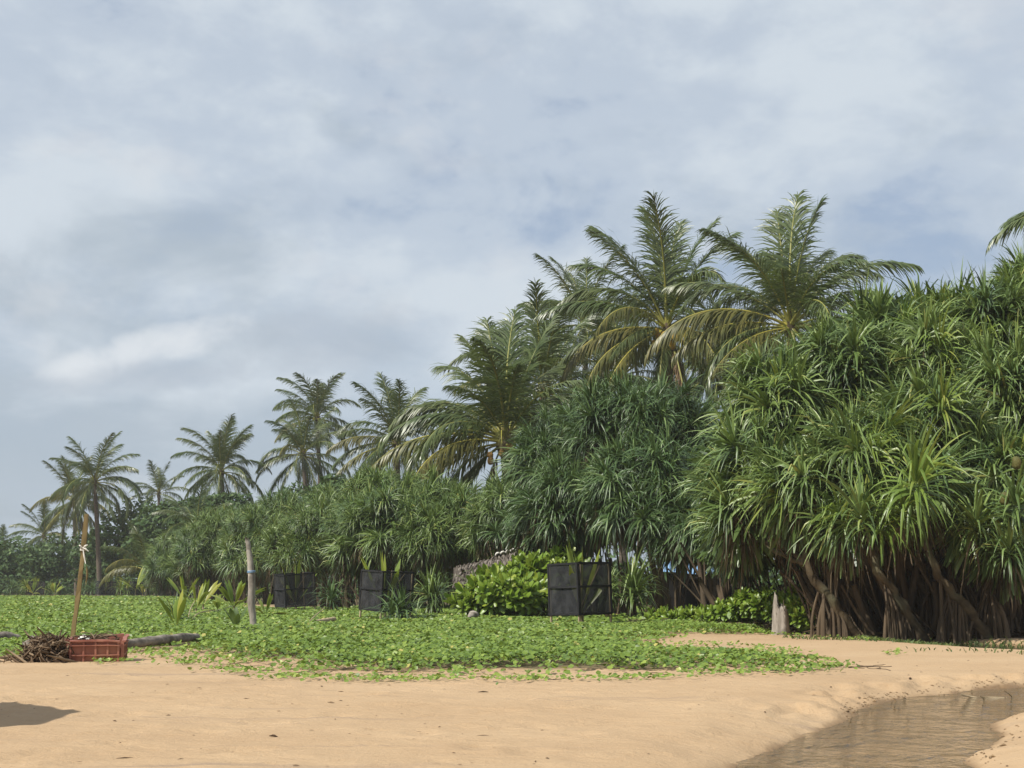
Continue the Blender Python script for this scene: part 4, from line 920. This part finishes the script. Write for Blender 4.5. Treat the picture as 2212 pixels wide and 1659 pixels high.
cage('second black net cage, behind the blue green young pandanus', 832, 34.6, .88, .94, .24, 40, 'coconut seedling with a yellow tip in the second cage', 2)
cage('leftmost of the three near black net cages, with its side leaning open', 640, 46.5, 1.0, 1.03, .20, 28, 'coconut seedling inside the leftmost near cage', 3)
for k, (px, d_, lb, ins) in enumerate([(78, 118, 'farthest left black net cage', 'far seedling in the farthest left cage'), (228, 114, 'far black net cage just right of the wooden stake', 'far seedling in the cage right of the stake'), (297, 113, 'far black net cage behind the young palm with a stem', None), (364, 110, 'far black net cage behind the yellow green seedling', None), (152, 140, 'far black net cage set back under the trees left of the stake', None)]):
    cage(lb, px, d_, 1.25, 1.0, .12, 20 + 9 * k, ins, 10 + k)

# ------------------------------------------------------------------ hut roof and tarp shelter behind the trees
def hut():
    c = W(1065, 1215, 40); foot = np.array([c[0], 40, 0]); t = thing('thatched_hut', foot, 'low hut with a sagging grey thatched roof behind the bright shrub', 'hut')
    for (ax, ay) in ((-.8, -.5), (.8, -.5), (.8, .9), (-.8, .9)):
        b = MB(); b.tube([(ax, ay, -.1), (ax, ay, 1.35 + .1 * ax)], [.05, .045], 7); b.obj('post', M['bark'], t)
    r = np.random.default_rng(5)
    p0 = W(985, 1222, 40) - foot; p1 = W(1140, 1184, 40) - foot
    ridge = lambda u: p0 + (p1 - p0) * u
    for sgn, nm in ((-1, 'roof_slope'), (1, 'roof_slope')):
        b = MB(); nn = 14; uu = np.linspace(-.03, 1.03, nn); V = []
        for u in uu:
            for v in np.linspace(0, 1, 5): V.append(ridge(u) + np.array([0, sgn * 1.0 * v, -.55 * v - .04]) + r.normal(0, .012, 3))
        i, j = np.meshgrid(np.arange(nn - 1), np.arange(4), indexing='ij')
        b.add(V, np.stack([i * 5 + j, i * 5 + j + 1, (i + 1) * 5 + j + 1, (i + 1) * 5 + j], -1).reshape(-1, 4), 0, .15)
        o = b.obj(nm, M['thatch'], t)
        b = MB(); m = 700; u = r.random(m); v = r.random(m) * .95; P0 = p0[None] + (p1 - p0)[None] * u[:, None] + np.stack([0 * u, sgn * v, -.55 * v], -1)
        dd = nrm(np.stack([r.normal(0, .25, m), sgn * np.ones(m), -.75 + r.normal(0, .2, m)], -1)); K = 3
        P = np.stack([P0, P0 + dd * .13 + [0, 0, .02], P0 + dd * .28 + [0, 0, -.02]], 1)
        S = nrm(np.cross(dd, [0, 0, 1.]))[:, None].repeat(K, 1); Vv, F = ribbon(P, S, np.broadcast_to([.02, .018, .006], (m, K)))
        b.add(Vv, F, 0, np.repeat(r.random(m), K * 2)); o2 = b.obj('thatch', M['thatch'], o); o2['kind'] = 'stuff'
    b = MB()
    for k in range(5): b.tube(curve([ridge(.55 + .07 * k) + (0, 0, .02), ridge(.58 + .07 * k) + (0, -.05, .07), ridge(.62 + .07 * k) + (0, 0, .03)], 6), [.02, .03, .03, .03, .02, .01], 6, 0, .1)
    b.obj('ridge_sheet', M['white_rag'], t)
hut()
def shelter():
    c = W(1535, 1240, 46); foot = np.array([c[0], 46, 0]); t = thing('tarp_shelter', foot, 'dark shelter with a blue tarpaulin roof glimpsed between the trunks', 'shelter')
    for ax in (-1.2, -.4, .4, 1.05):
        b = MB(); b.tube([(ax, -.9, -.1), (ax, -.9, 1.3)], [.05, .05], 7); b.obj('post', M['bark'], t)
    b = MB(); nn = 14; V = []
    for u in np.linspace(-1.7, 1.1, nn):
        for v in np.linspace(0, 1, 6): V.append((u, -1.2 + 1.6 * v, 1.22 + .55 * v - .07 * math.sin(v * 3.14) + .04 * math.sin(u * 3)))
    i, j = np.meshgrid(np.arange(nn - 1), np.arange(5), indexing='ij'); b.add(V, np.stack([i * 6 + j, (i + 1) * 6 + j, (i + 1) * 6 + j + 1, i * 6 + j + 1], -1).reshape(-1, 4)); b.obj('tarpaulin', M['tarp'], t)
    b = MB(); b.box((0, .5, .6), (2.6, .06, 1.25)); b.obj('back_wall', M['dark_wall'], t, False)
    b = MB(); b.box((0, -1.14, 1.12), (2.3, .05, .14)); b.obj('beam', M['dark_wall'], t, False)
shelter()

# ------------------------------------------------------------------ posts, stump, driftwood, crate
def leaning_stake():
    foot = G(152, 1416); t = thing('wooden_stake', (foot[0], foot[1], gz(foot[0], foot[1])), 'thin leaning wooden stake with white string tied near its top', 'stake')
    top = W(187, 1113, foot[1] + .05) - foot; n = 14; s = np.linspace(0, 1, n); r = np.random.default_rng(3)
    b = MB(); C = np.array([top * q for q in s]) + np.stack([.012 * np.sin(s * 3.1), 0 * s, 0 * s], -1); C[0, 2] -= .15
    wv = .026 * (1 + .10 * np.sin(s * 17)) ; V = []
    for k in range(n):
        j = r.normal(0, .003, (4, 3)); V += [C[k] + np.array(q) + jj for q, jj in zip([(-wv[k], -.014, 0), (wv[k], -.012, 0), (wv[k], .014, 0), (-wv[k], .014, 0)], j)]
    F = [[k * 4 + q, k * 4 + (q + 1) % 4, k * 4 + 4 + (q + 1) % 4, k * 4 + 4 + q] for k in range(n - 1) for q in range(4)] + [[(n - 1) * 4 + q for q in range(4)], [3, 2, 1, 0]]
    b.add(V, F, 0, .1); b.obj('plank', M['lumber'], t, False)
    p = W(179, 1190, foot[1] + .03) - foot; b = MB()
    for k in range(3): a = np.linspace(0, 6.283, 12); b.tube(np.stack([p[0] + .034 * np.cos(a), p[1] + .024 * np.sin(a), p[2] + .012 * k + .008 * np.sin(a + k)], -1), .005, 5, 0, .1, cap=False)
    b.obj('string', M['white_rag'], t)
    for (dx, dz) in ((.07, .06), (.05, -.17), (.08, -.02), (-.04, .06)):
        b = MB(); b.tube(curve([p + (.01, -.03, .02), p + (dx * .5, -.04, dz * .4 + .02), p + (dx, -.035, dz)], 6), [.005, .006, .009, .011, .009, .003], 5, 0, .1); b.obj('string_end', M['white_rag'], t)
    b = MB(); q = W(183, 1245, foot[1]) - foot; b.tube(curve([q + (.02, -.01, .12), q + (.035, -.015, 0), q + (.018, -.01, -.12)], 6), [.002, .012, .014, .012, .008, .002], 4); b.obj('loose_splinter', M['lumber'], t)
leaning_stake()
def crooked_post():
    foot = G(547, 1366); t = thing('driftwood_post', (foot[0], foot[1], gz(foot[0], foot[1])), 'crooked grey driftwood post standing in the vines', 'post')
    pts = [W(x, y, foot[1]) - foot for x, y in ((549, 1366), (546, 1335), (543, 1300), (544, 1262), (542, 1230), (539, 1200), (534, 1163))]
    pts[0][2] -= .15; C = curve(pts, 30); b = MB()
    rad = np.interp(np.linspace(0, 1, 30), [0, .1, .3, .55, .8, .95, 1], [.066, .060, .070, .066, .054, .044, .030]); b.tube(C, rad, 12, lump=.05, rnd=.1); b.obj('shaft', M['drift'], t)
    b = MB(); k = C[18]; a = np.linspace(0, 12.5, 30); b.tube(np.stack([k[0] + .072 * np.cos(a), k[1] + .072 * np.sin(a), k[2] + .02 * a / 6], -1), .006, 5, 0, .1, cap=False); b.obj('blue_twine', M['tarp'], t)
    b = MB(); b.tube([C[-2] + (-.03, 0, -.02), C[-1] + (-.03, 0, .03)], [.02, .006], 5); b.obj('splinter', M['drift'], t)
crooked_post()
def stump():
    foot = G(1686, 1371); x, y = foot[0], foot[1]; t = thing('pointed_stump', (x, y, gz(x, y)), 'grey weathered tree stump with a jagged pointed top at the edge of the pool', 'stump')
    r = np.random.default_rng(9); ns, nl = 22, 20; a = np.arange(ns) / ns * 6.283; b = MB(); V = []
    tops = .42 + .32 * np.exp(-((np.angle(np.exp(1j * (a - 2.6)))) / 1.15) ** 2) + .05 * r.normal(0, 1, ns)
    fl = 1 + .13 * np.sin(a * 5 + 1) + .09 * np.sin(a * 9) + .05 * r.normal(0, 1, ns)
    for k in range(nl):
        u = k / (nl - 1)
        for q in range(ns):
            z = -.12 + (tops[q] + .12) * u; rr = (.135 - .05 * max(0, (z - .35) / .4) + .03 * math.exp(-max(z, 0) * 9)) * (1 + (fl[q] - 1) * (1 - .35 * u)) + r.normal(0, .003)
            V.append((rr * math.cos(a[q]), rr * .85 * math.sin(a[q]), z))
    F = [[k * ns + q, k * ns + (q + 1) % ns, (k + 1) * ns + (q + 1) % ns, (k + 1) * ns + q] for k in range(nl - 1) for q in range(ns)]
    V.append((-.02, .03, .46)); c = len(V) - 1; b.add(V, F, 0, .1)
    b.f.append(np.array([[c, (nl - 1) * ns + q, (nl - 1) * ns + (q + 1) % ns] for q in range(ns)])); b.m.append(np.zeros(ns, int))
    o = b.obj('wood', M['drift'], t)
    for k in range(3):
        b = MB(); q = r.uniform(3.6, 5.8); b.tube([(.13 * math.cos(q), .12 * math.sin(q), .1), (.125 * math.cos(q), .115 * math.sin(q), .4 + .1 * k)], [.012, .006], 5); b.obj('splinter', M['drift'], t)
stump()
log('driftwood_log', 'long grey driftwood log behind the red crate, lying across the vines', [(255, 1410, .09), (330, 1405, .11), (395, 1399, .12), (425, 1396, .12)], [.058, .062, .064, .060, .045], 1)
log('driftwood_log', 'short dark log at the left edge among the vines', [(-40, 1400, .14), (10, 1398, .15), (42, 1397, .13)], [.07, .085, .04], 2)
log('driftwood_chunk', 'pale grey chunk of driftwood behind the heap of dry roots', [(50, 1416, .10), (75, 1416, .13), (100, 1418, .10)], [.045, .09, .05], 3)
log('driftwood_branch', 'brown driftwood branch beside the low yellow seedling', [(455, 1334, .06), (475, 1330, .12), (500, 1328, .10)], [.03, .06, .03], 4)
log('cut_bamboo', 'hollow cut stick lying on the vines right of the crooked post', [(682, 1362, .16), (705, 1360, .17), (722, 1358, .19)], [.035, .05, .045], 5, 'pale_wood', 'stick')
log('thin_stick', 'thin straight stick poking up beside the hollow cut stick', [(668, 1358, .14), (684, 1350, .22), (700, 1343, .30)], [.012, .012, .008], 6, 'pale_wood', 'stick')
log('coconut_husk', 'pale old coconut husk at the foot of the bright shrub', [(1012, 1345, .10), (1023, 1344, .15), (1034, 1343, .10)], [.03, .12, .03], 7, 'drift', 'husk')

def crate():
    foot = G(209, 1429); x, y = foot[0], foot[1]; t = thing('fish_crate', (x, y, gz(x, y) + .005), 'battered red plastic crate filled with dry debris beside the heap of roots', 'crate', rz=R_(-6))
    t.rotation_euler = (R_(3.5), R_(-.5), R_(9)); Lx, Ly, Hh, th = .54, .38, .25, .008; r = np.random.default_rng(6)
    def wall(name, a, b_, tilt_top, rimj):
        a, b_ = np.array(a), np.array(b_); n = 12; nz = 7; d = nrm(b_ - a); out = np.array([d[1], -d[0], 0]); bb = MB(); V = []
        for side in (0, 1):
            for k in range(n):
                for m in range(nz):
                    u, v = k / (n - 1), m / (nz - 1); p = a + (b_ - a) * u + np.array([0, 0, Hh * v]) + out * (tilt_top * v + (th if side == 0 else 0))
                    p = p + out * .006 * math.sin(u * 9) * v + np.array([0, 0, rimj[k] * v ** 3]); V.append(p)
        F = []; o = n * nz
        for k in range(n - 1):
            for m in range(nz - 1):
                q = k * nz + m; F += [[q, q + nz, q + nz + 1, q + 1], [o + q, o + q + 1, o + q + nz + 1, o + q + nz]]
            q = k * nz + nz - 1; F += [[q, q + nz, o + q + nz, o + q]]
        for k in (0, n - 1):
            for m in range(nz - 1): q = k * nz + m; F += [[q, q + 1, o + q + 1, o + q]]
        bb.add(V, F, 0, .05); w = bb.obj(name, M['crate'], t, False)
        for u in (.02, .28, .52, .76, .97):
            bb = MB(); p = a + (b_ - a) * u; bb.box(p + out * (th + .011 + tilt_top * .5) + np.array([0, 0, Hh * .46]), (.022, .032, Hh * .88), np.column_stack([d, out, [0, 0, 1]]), 0, .1, .001); bb.obj('rib', M['crate'], w, False)
        for v in (.36, .80, 1.0):
            bb = MB(); nn = 12; V = []
            for k in range(nn):
                u = k / (nn - 1); p = a + (b_ - a) * u + out * (th + tilt_top * v + .006 * math.sin(u * 9) * v) + np.array([0, 0, Hh * v - .010 + rimj[k] * v ** 3])
                hh = .011 if v < 1 else .016
                for (oo, zz) in ((0, -hh * .6), (.036, -hh * .6), (.036, hh * .5), (0, hh * .5)): V.append(p + out * oo + np.array([0, 0, zz + r.normal(0, .0015)]))
            F = [[k * 4 + q, k * 4 + (q + 1) % 4, k * 4 + 4 + (q + 1) % 4, k * 4 + 4 + q] for k in range(nn - 1) for q in range(4)] + [[3, 2, 1, 0], [nn * 4 - 4, nn * 4 - 3, nn * 4 - 2, nn * 4 - 1]]
            bb.add(V, F, 0, .05); bb.obj('rim' if v == 1 else 'band', M['crate'], w, False)
    z = np.zeros(12); hx, hy = Lx / 2, Ly / 2; j1 = z.copy(); j1[9:] = [-.002, -.007, -.014]; j2 = np.linspace(-.014, .022, 12); j3 = np.linspace(.022, -.004, 12)
    wall('side_wall', (-hx, -hy, 0), (hx, -hy, 0), .012, j1); wall('side_wall', (hx, -hy, 0), (hx, hy, 0), .016, j2); wall('side_wall', (hx, hy, 0), (-hx, hy, 0), .01, j3); wall('side_wall', (-hx, hy, 0), (-hx, -hy, 0), .008, z)
    b = MB(); b.box((0, 0, .012), (Lx - .01, Ly - .01, .012), None, 0, .3); b.obj('floor_plate', M['crate'], t, False)
    # load of the crate
    zc = t.location.z
    ld = thing('crate_debris', (x, y, zc), 'dry sticks and leaf scraps filling the red crate', 'debris'); b = MB()
    V = []; n = 12
    for k in range(n):
        for m in range(n): V.append(((k / (n - 1) - .5) * (Lx - .05), (m / (n - 1) - .5) * (Ly - .05), .225 + .02 * math.sin(k * 1.3) + r.normal(0, .008)))
    i, j = np.meshgrid(np.arange(n - 1), np.arange(n - 1), indexing='ij'); b.add(V, np.stack([i * n + j, (i + 1) * n + j, (i + 1) * n + j + 1, i * n + j + 1], -1).reshape(-1, 4), 0, .2); b.obj('bed', M['litter'], ld)
    for k in range(22):
        b = MB(); c = np.array([r.uniform(-.2, .24), r.uniform(-.16, .16), .25 + r.random() * .035]); a = r.uniform(0, 6.28); ll = r.uniform(.05, .13); dv = np.array([math.cos(a), math.sin(a), r.normal(.1, .2)]) * ll
        b.tube(curve([c - dv, c + (0, 0, .012), c + dv], 5), [.005, .007, .007, .006, .003], 5, 0, r.random()); b.obj('stick', M['stick'], ld)
    b = MB(); V = []; n = 10
    for k in range(n):
        for m in range(n): u, v = k / (n - 1), m / (n - 1); V.append((-.20 + .12 * u, -.10 + .14 * v, .245 + .05 * math.sin(u * 3.14) * math.sin(v * 3.14) + r.normal(0, .006)))
    i, j = np.meshgrid(np.arange(n - 1), np.arange(n - 1), indexing='ij'); b.add(V, np.stack([i * n + j, (i + 1) * n + j, (i + 1) * n + j + 1, i * n + j + 1], -1).reshape(-1, 4), 0, .1)
    o = b.obj('white_rag', M['white_rag']); o.location = (x, y, zc); tag(o, 'crumpled white plastic rag lying in the red crate', 'rag')
    ld.rotation_euler = o.rotation_euler = t.rotation_euler
crate()
def heap():
    foot = G(103, 1432); x, y = foot[0], foot[1]; x -= .06; y += .12; t = thing('root_heap', (x, y, gz(x, y)), 'heap of dry brown roots and sticks left of the red crate', 'heap'); r = np.random.default_rng(8)
    hgt = lambda px, py: .22 * max(0, 1 - ((px - .06) / .30) ** 2) * max(0, 1 - (py / .26) ** 2)
    b = MB(); n = 20; V = []
    for k in range(n):
        for m in range(n): px, py = -.34 + .68 * k / (n - 1), -.28 + .56 * m / (n - 1); V.append((px, py, -.03 + hgt(px, py) * .9 + r.normal(0, .006)))
    i, j = np.meshgrid(np.arange(n - 1), np.arange(n - 1), indexing='ij'); b.add(V, np.stack([i * n + j, (i + 1) * n + j, (i + 1) * n + j + 1, i * n + j + 1], -1).reshape(-1, 4), 0, .1); o = b.obj('mound', M['litter'], t)
    ms = []
    for s in range(14):
        ll = r.uniform(.06, .15); c = r.normal(0, .05, (3, 3)); c[0] += (-ll, 0, 0); c[2] += (ll, 0, 0); b = MB(); w = r.uniform(.007, .015); b.tube(curve(c, 7), w * np.array([.7, 1, 1.1, 1, .9, .8, .4]), 5, 0, r.random(), lump=.08, flat=r.uniform(.4, 1)); ms.append(b.mesh('stick', M['stick']))
    for k in range(270):
        px, py = r.normal(.02, .17), r.normal(-.03, .12)
        if abs(px) > .36 or abs(py) > .27: continue
        o = link('stick', ms[r.integers(14)], t); o.location = (px, py, hgt(px, py) + r.uniform(-.01, .03)); o.rotation_euler = (r.uniform(0, 6.28), r.normal(0, .40), r.uniform(0, 6.28))
    for k in range(14):
        o = link('stick', ms[r.integers(14)], t); o.location = (r.uniform(-.62, -.2), r.normal(-.10, .06), .012); o.rotation_euler = (0, 0, r.normal(0, .25)); o.scale = (1.5, .8, .8)
heap()
def dead_branch():
    foot = G(2195, 1479); x, y = foot[0], foot[1]; t = thing('dead_branch', (x, y, gz(x, y)), 'bleached dead branch with bare twigs at the far bank of the creek', 'branch'); r = np.random.default_rng(4)
    for k in range(16):
        b = MB(); a = r.uniform(2.2, 4.0) if k % 3 else r.uniform(-.8, .8); ll = r.uniform(.12, .45); s = np.array([r.uniform(-.15, .3), r.uniform(-.15, .15), .02]); e = s + np.array([math.cos(a) * ll, math.sin(a) * ll * .6, r.uniform(-.02, .16)])
        b.tube(curve([s, (s + e) / 2 + r.normal(0, .03, 3), e], 6), np.linspace(.010, .003, 6), 5, 0, .1); b.obj('twig', M['pale_wood'], t)
    b = MB(); b.tube(curve([(-.45, .1, .12), (-.1, .02, .06), (.3, 0, .05), (.8, .1, .03)], 10), np.linspace(.006, .018, 10), 6, 0, .1); b.obj('limb', M['pale_wood'], t)
dead_branch()
def bank_crumbs():
    r = np.random.default_rng(44); b = MB()
    for k in range(420):
        i = r.integers(5, 13) if k < 330 else r.integers(15, 24); u = r.random(); p = creek_poly[i] * (1 - u) + creek_poly[i + 1] * u
        q = creek_poly[i + 1] - creek_poly[i]; nv = np.array([-q[1], q[0]]) / np.linalg.norm(q); off = abs(r.normal(.0, .09)) + .01
        if sdf(np.array([p[0] + nv[0] * off]), np.array([p[1] + nv[1] * off]), creek_poly)[0] < 0: nv = -nv
        x, y = p + nv * off; z = gz(x, y); ll = r.uniform(.003, .010) * (1.7 if r.random() < .10 else 1); a = r.uniform(0, 6.28); dv = np.array([math.cos(a), math.sin(a), 0]) * ll * r.uniform(.8, 1.8)
        b.tube(np.array([np.array([x, y, z]) - dv, np.array([x, y, z + ll * .35]), np.array([x, y, z]) + dv]), np.array([.25, 1, .3]) * ll * .8, 6, 0, r.random() * .9, lump=.25, flat=.6)
    tag(b.obj('bank_crumbs', M['mud_clod']), 'crumbled damp sand along the banks of the creek', 'sand crumbs', kind='stuff')
bank_crumbs()

# ------------------------------------------------------------------ parasol left of the picture, its shadow falls on the sand
def parasol():
    tip = G(160, 1550); hc = 2.05; sh = SUNV / SUNV[2] * hc; cxp, cyp = tip[0] + sh[0] - 1.15, tip[1] + sh[1]
    t = thing('beach_parasol', (cxp, cyp, gz(cxp, cyp)), 'beach parasol just left of the picture that shades the sand', 'parasol')
    b = MB(); b.tube([(0, 0, -.2), (0, 0, 2.5)], [.022, .02], 8); b.obj('pole', M['pale_wood'], t)
    a = np.arange(8) / 8 * 6.283 + .39; V = [(0, 0, 2.42)] + [(1.2 * math.cos(q), 1.2 * math.sin(q), 2.0) for q in a]
    b = MB(); b.add(V, [[0, 1 + k, 1 + (k + 1) % 8] for k in range(8)], 0, .1); b.obj('canopy', M['crate'], t, False)
    for q in a: b = MB(); b.tube([(0, 0, 2.38), (1.18 * math.cos(q), 1.18 * math.sin(q), 1.97)], [.008, .006], 5); b.obj('rib', M['pale_wood'], t)
parasol()

# ------------------------------------------------------------------ sea haze
b = MB(); b.box((10, 130, 8.0), (420, 300, 19)); hz = newmat('haze_air'); pv = hz[1].nodes.new('ShaderNodeVolumePrincipled')
pv.inputs['Color'].default_value = (.93, .96, 1, 1); pv.inputs['Density'].default_value = .00035; hz[1].links.new(pv.outputs[0], hz[2].inputs['Volume'])
tag(b.obj('haze', hz[0], None, False), 'thin sea haze over the beach', 'haze', kind='stuff')

# ------------------------------------------------------------------ vines, grass, bits on the sand
def vines():
    r = np.random.default_rng(99); b = MB(); Ps, Ss = [], []
    for (d0, d1, dens, size) in ((12.5, 20, 620, .056), (20, 30, 400, .064), (30, 50, 170, .088), (50, 128, 40, .14)):
        area = (d1 - d0) * .80 * (d0 + d1) / 2; n = int(area * dens); y = np.sqrt(r.random(n) * (d1 ** 2 - d0 ** 2) + d0 ** 2); x = (r.random(n) - .5) * .80 * y
        dv = sdf(x, y, vine_poly) + .42 * fbm(x, y, 1.3, 21, 4) + .22 * fbm(x, y, 5, 22, 3)
        thin = sstep(.30, -1.0, dv) ** 1.3; ea = sstep(-1.0, 4.5, x - .05 * (y - 16)) * sstep(27, 21, y); bare = sstep(-.5, -.1, fbm(x, y, 1.1, 23, 3) + .35 * fbm(x, y, 4.0, 26, 2) + .25 - .75 * ea - .55 * sstep(19, 15.2, y) * sstep(-.6, -2.4, x) - .25 * sstep(17, 14.5, y)) * .92 + .08
        k = r.random(n) < np.clip(thin * bare * 1.1, 0, 1); k &= (dv < .3)
        Ps.append(np.stack([x[k], y[k], dv[k]], -1)); Ss.append(size * r.uniform(.65, 1.3, k.sum()))
    P = np.concatenate(Ps); S = np.concatenate(Ss)
    # small outlying patches and runners on the sand
    ex = []
    for (px, py, m, sp) in ((1930, 1414, 34, 28), (340, 1420, 90, 70), (430, 1436, 110, 90), (520, 1450, 120, 90), (620, 1462, 110, 90), (760, 1468, 110, 110), (900, 1468, 110, 120), (1120, 1468, 110, 140), (1350, 1466, 120, 140), (1560, 1456, 110, 120), (1720, 1452, 90, 100), (1600, 1408, 120, 110), (1520, 1395, 100, 90), (1690, 1412, 60, 45), (1640, 1400, 40, 40), (1800, 1440, 40, 50), (1580, 1420, 70, 60), (230, 1433, 70, 60), (1760, 1375, 50, 60), (1860, 1383, 30, 40)):
        for k in range(m): g = G(px + r.normal(0, sp * .5), py + r.normal(0, 3.2)); ex.append((g[0], g[1], 0.0))
    ex = np.array(ex); P = np.concatenate([P, ex]); S = np.concatenate([S, .05 * r.uniform(.6, 1.2, len(ex))])
    n = len(P); x, y, dv = P.T
    hump = .5 + .5 * fbm(x, y, 1.6, 24, 3)
    hgt = (.025 + .11 * sstep(0, -1.2, dv) * (.45 + .75 * hump)) * np.sqrt(r.random(n)) + .015
    hgt = np.where(y > 60, hgt * 1.2, hgt)
    for (cx_, cy_) in ((1255, 30.6), (832, 34.6), (640, 46.5)):
        q = W(cx_, HOR, cy_); hgt = hgt * (1 - .75 * np.exp(-((x - q[0]) ** 2 + (y - cy_ + .9) ** 2) / 1.8))
    z = ground_z(x, y) + hgt
    nn = nrm(np.stack([r.normal(0, .42, n) - .10, r.normal(0, .42, n) - .18, np.ones(n)], -1))
    A = nrm(np.cross(nn, r.normal(0, 1, (n, 3)))); B = np.cross(nn, A)
    tmpl = np.array([[0, 0, 0], [.95, 0, .0], [.28, .50, .16], [.92, .46, .12], [.28, -.50, .16], [.92, -.46, .12]])
    tmpl[:, 0] -= .5
    V = np.stack([x, y, z], -1)[:, None] + S[:, None, None] * 0.88 * (tmpl[None, :, :1] * A[:, None] + tmpl[None, :, 1:2] * B[:, None] + tmpl[None, :, 2:] * nn[:, None])
    a = np.arange(n)[:, None] * 6; F = np.concatenate([a + np.array([[0, 4, 5, 1]]), a + np.array([[0, 1, 3, 2]])], 0)
    patch = .5 + .5 * fbm(x, y, .9, 25, 3); rv = np.clip(r.normal(.38, .20, n) + .22 * (patch - .5) + .1 * sstep(-.6, .1, dv), 0, .96); rv = np.where(r.random(n) < .012, 1.0, rv)
    b.add(V.reshape(-1, 3), F, 0, np.repeat(rv, 6))
    o = b.obj('beach_vines', M['vine']); tag(o, 'carpet of creeping beach vines with round green leaves', 'ground cover', kind='stuff'); return n
NV = vines()
def fallen_leaves():
    r = np.random.default_rng(71); n = 2600; x = r.uniform(2.5, 13, n); y = 24.2 + np.abs(r.normal(0, 2.2, n)) + np.clip(6.2 - x, 0, 9) * 1.6; k = sdf(x, y, pool_poly) > .05; x, y = x[k], y[k]; n = len(x)
    a = r.uniform(0, 6.28, n); L = r.uniform(.15, .6, n); d = np.stack([np.cos(a), np.sin(a), r.normal(0, .08, n)], -1); z = ground_z(x, y) + r.uniform(.005, .10, n)
    P0 = np.stack([x, y, z], -1); P = np.stack([P0, P0 + d * L[:, None] * .5 + (0, 0, .03), P0 + d * L[:, None]], 1); S = nrm(np.cross(d, [0, 0, 1.]) + r.normal(0, .3, d.shape))[:, None].repeat(3, 1)
    V, F = ribbon(P, S, np.broadcast_to([.018, .02, .004], (n, 3))); b = MB(); b.add(V, F, 0, np.repeat(r.random(n), 6)); tag(b.obj('fallen_leaves', M['dead']), 'dead leaves lying under the pandanus thicket', 'leaf litter', kind='stuff')
fallen_leaves()
def runners():
    r = np.random.default_rng(17); b = MB(); V2 = vine_poly
    for k in range(45):
        i = r.integers(2, 26); p = V2[i] * (1 - (u := r.random())) + V2[i + 1] * u; a = r.normal(-1.5, .9); ll = r.uniform(.2, .6); n = 8; s = np.linspace(0, ll, n)
        xx = p[0] - .3 * math.cos(a) + s * math.cos(a) + np.cumsum(r.normal(0, .022, n)); yy = p[1] - .3 * math.sin(a) + s * math.sin(a) + np.cumsum(r.normal(0, .02, n)); b.tube(np.stack([xx, yy, ground_z(xx, yy) + .006], -1), .0032, 4, 0, r.random(), cap=False)
    tag(b.obj('vine_runners', M['stick']), 'thin bare runners of the vines creeping onto the sand', 'ground cover', kind='stuff')
runners()
def grass_strip():
    r = np.random.default_rng(31); xs_, ys_ = [], []
    def put(x0, y0, x1, y1, m, sp):
        for k in range(m): u = r.random(); g = G(x0 + (x1 - x0) * u + r.normal(0, 8), y0 + (y1 - y0) * u + r.normal(0, sp)); xs_.append(g[0]); ys_.append(g[1])
    put(1700, 1377, 1900, 1386, 260, 1.0); put(1860, 1376, 2060, 1389, 1500, 2.5); put(2000, 1380, 2240, 1392, 1500, 3); put(1560, 1354, 1700, 1368, 300, 1.5); put(1960, 1404, 2212, 1412, 50, 1.5)
    x, y = np.array(xs_), np.array(ys_); n = len(x); z = ground_z(x, y) - .01; a = r.uniform(0, 6.28, n); L = r.uniform(.03, .10, n); d = np.stack([np.cos(a) * .5, np.sin(a) * .5, np.ones(n)], -1); d = nrm(d); P0 = np.stack([x, y, z], -1)
    P = np.stack([P0, P0 + d * L[:, None] * .6, P0 + d * L[:, None] + np.stack([np.cos(a), np.sin(a), -.3 + 0 * a], -1) * (L * .25)[:, None]], 1); S = nrm(np.cross(d, r.normal(0, 1, d.shape)))[:, None].repeat(3, 1)
    V, F = ribbon(P, S, np.broadcast_to([.008, .008, .002], (n, 3))); b = MB(); b.add(V, F, 0, np.repeat(r.random(n), 6)); tag(b.obj('bank_grass', M['grass']), 'short grass along the edge of the dark pool', 'grass', kind='stuff')
grass_strip()
def sand_bits():
    r = np.random.default_rng(61); n = 420; y = 6.4 + 17 * r.random(n) ** 1.2; x = (r.random(n) - .5) * .78 * y; k = (sdf(x, y, vine_poly) > .1) & (sdf(x, y, creek_poly) > .05) & (sdf(x, y, pool_poly) > .2); x, y = x[k], y[k]; b = MB()
    z = ground_z(x, y)
    for px, py, pz in zip(x, y, z):
        ll = r.uniform(.004, .018) * (1 if r.random() < .9 else 2.6); a = r.normal(0, .9); w = ll * r.uniform(.10, .4); c = np.array([px, py, pz + .004]); d = np.array([math.cos(a), math.sin(a), 0]) * ll
        b.tube(np.array([c - d, c + (0, 0, .4 * w), c + d]), [w * .3, w, w * .3], 5, 0, r.random(), cap=False, flat=.5)
    tag(b.obj('sand_debris', M['litter']), 'tiny twigs and leaf scraps strewn on the sand', 'debris', kind='stuff')
sand_bits()
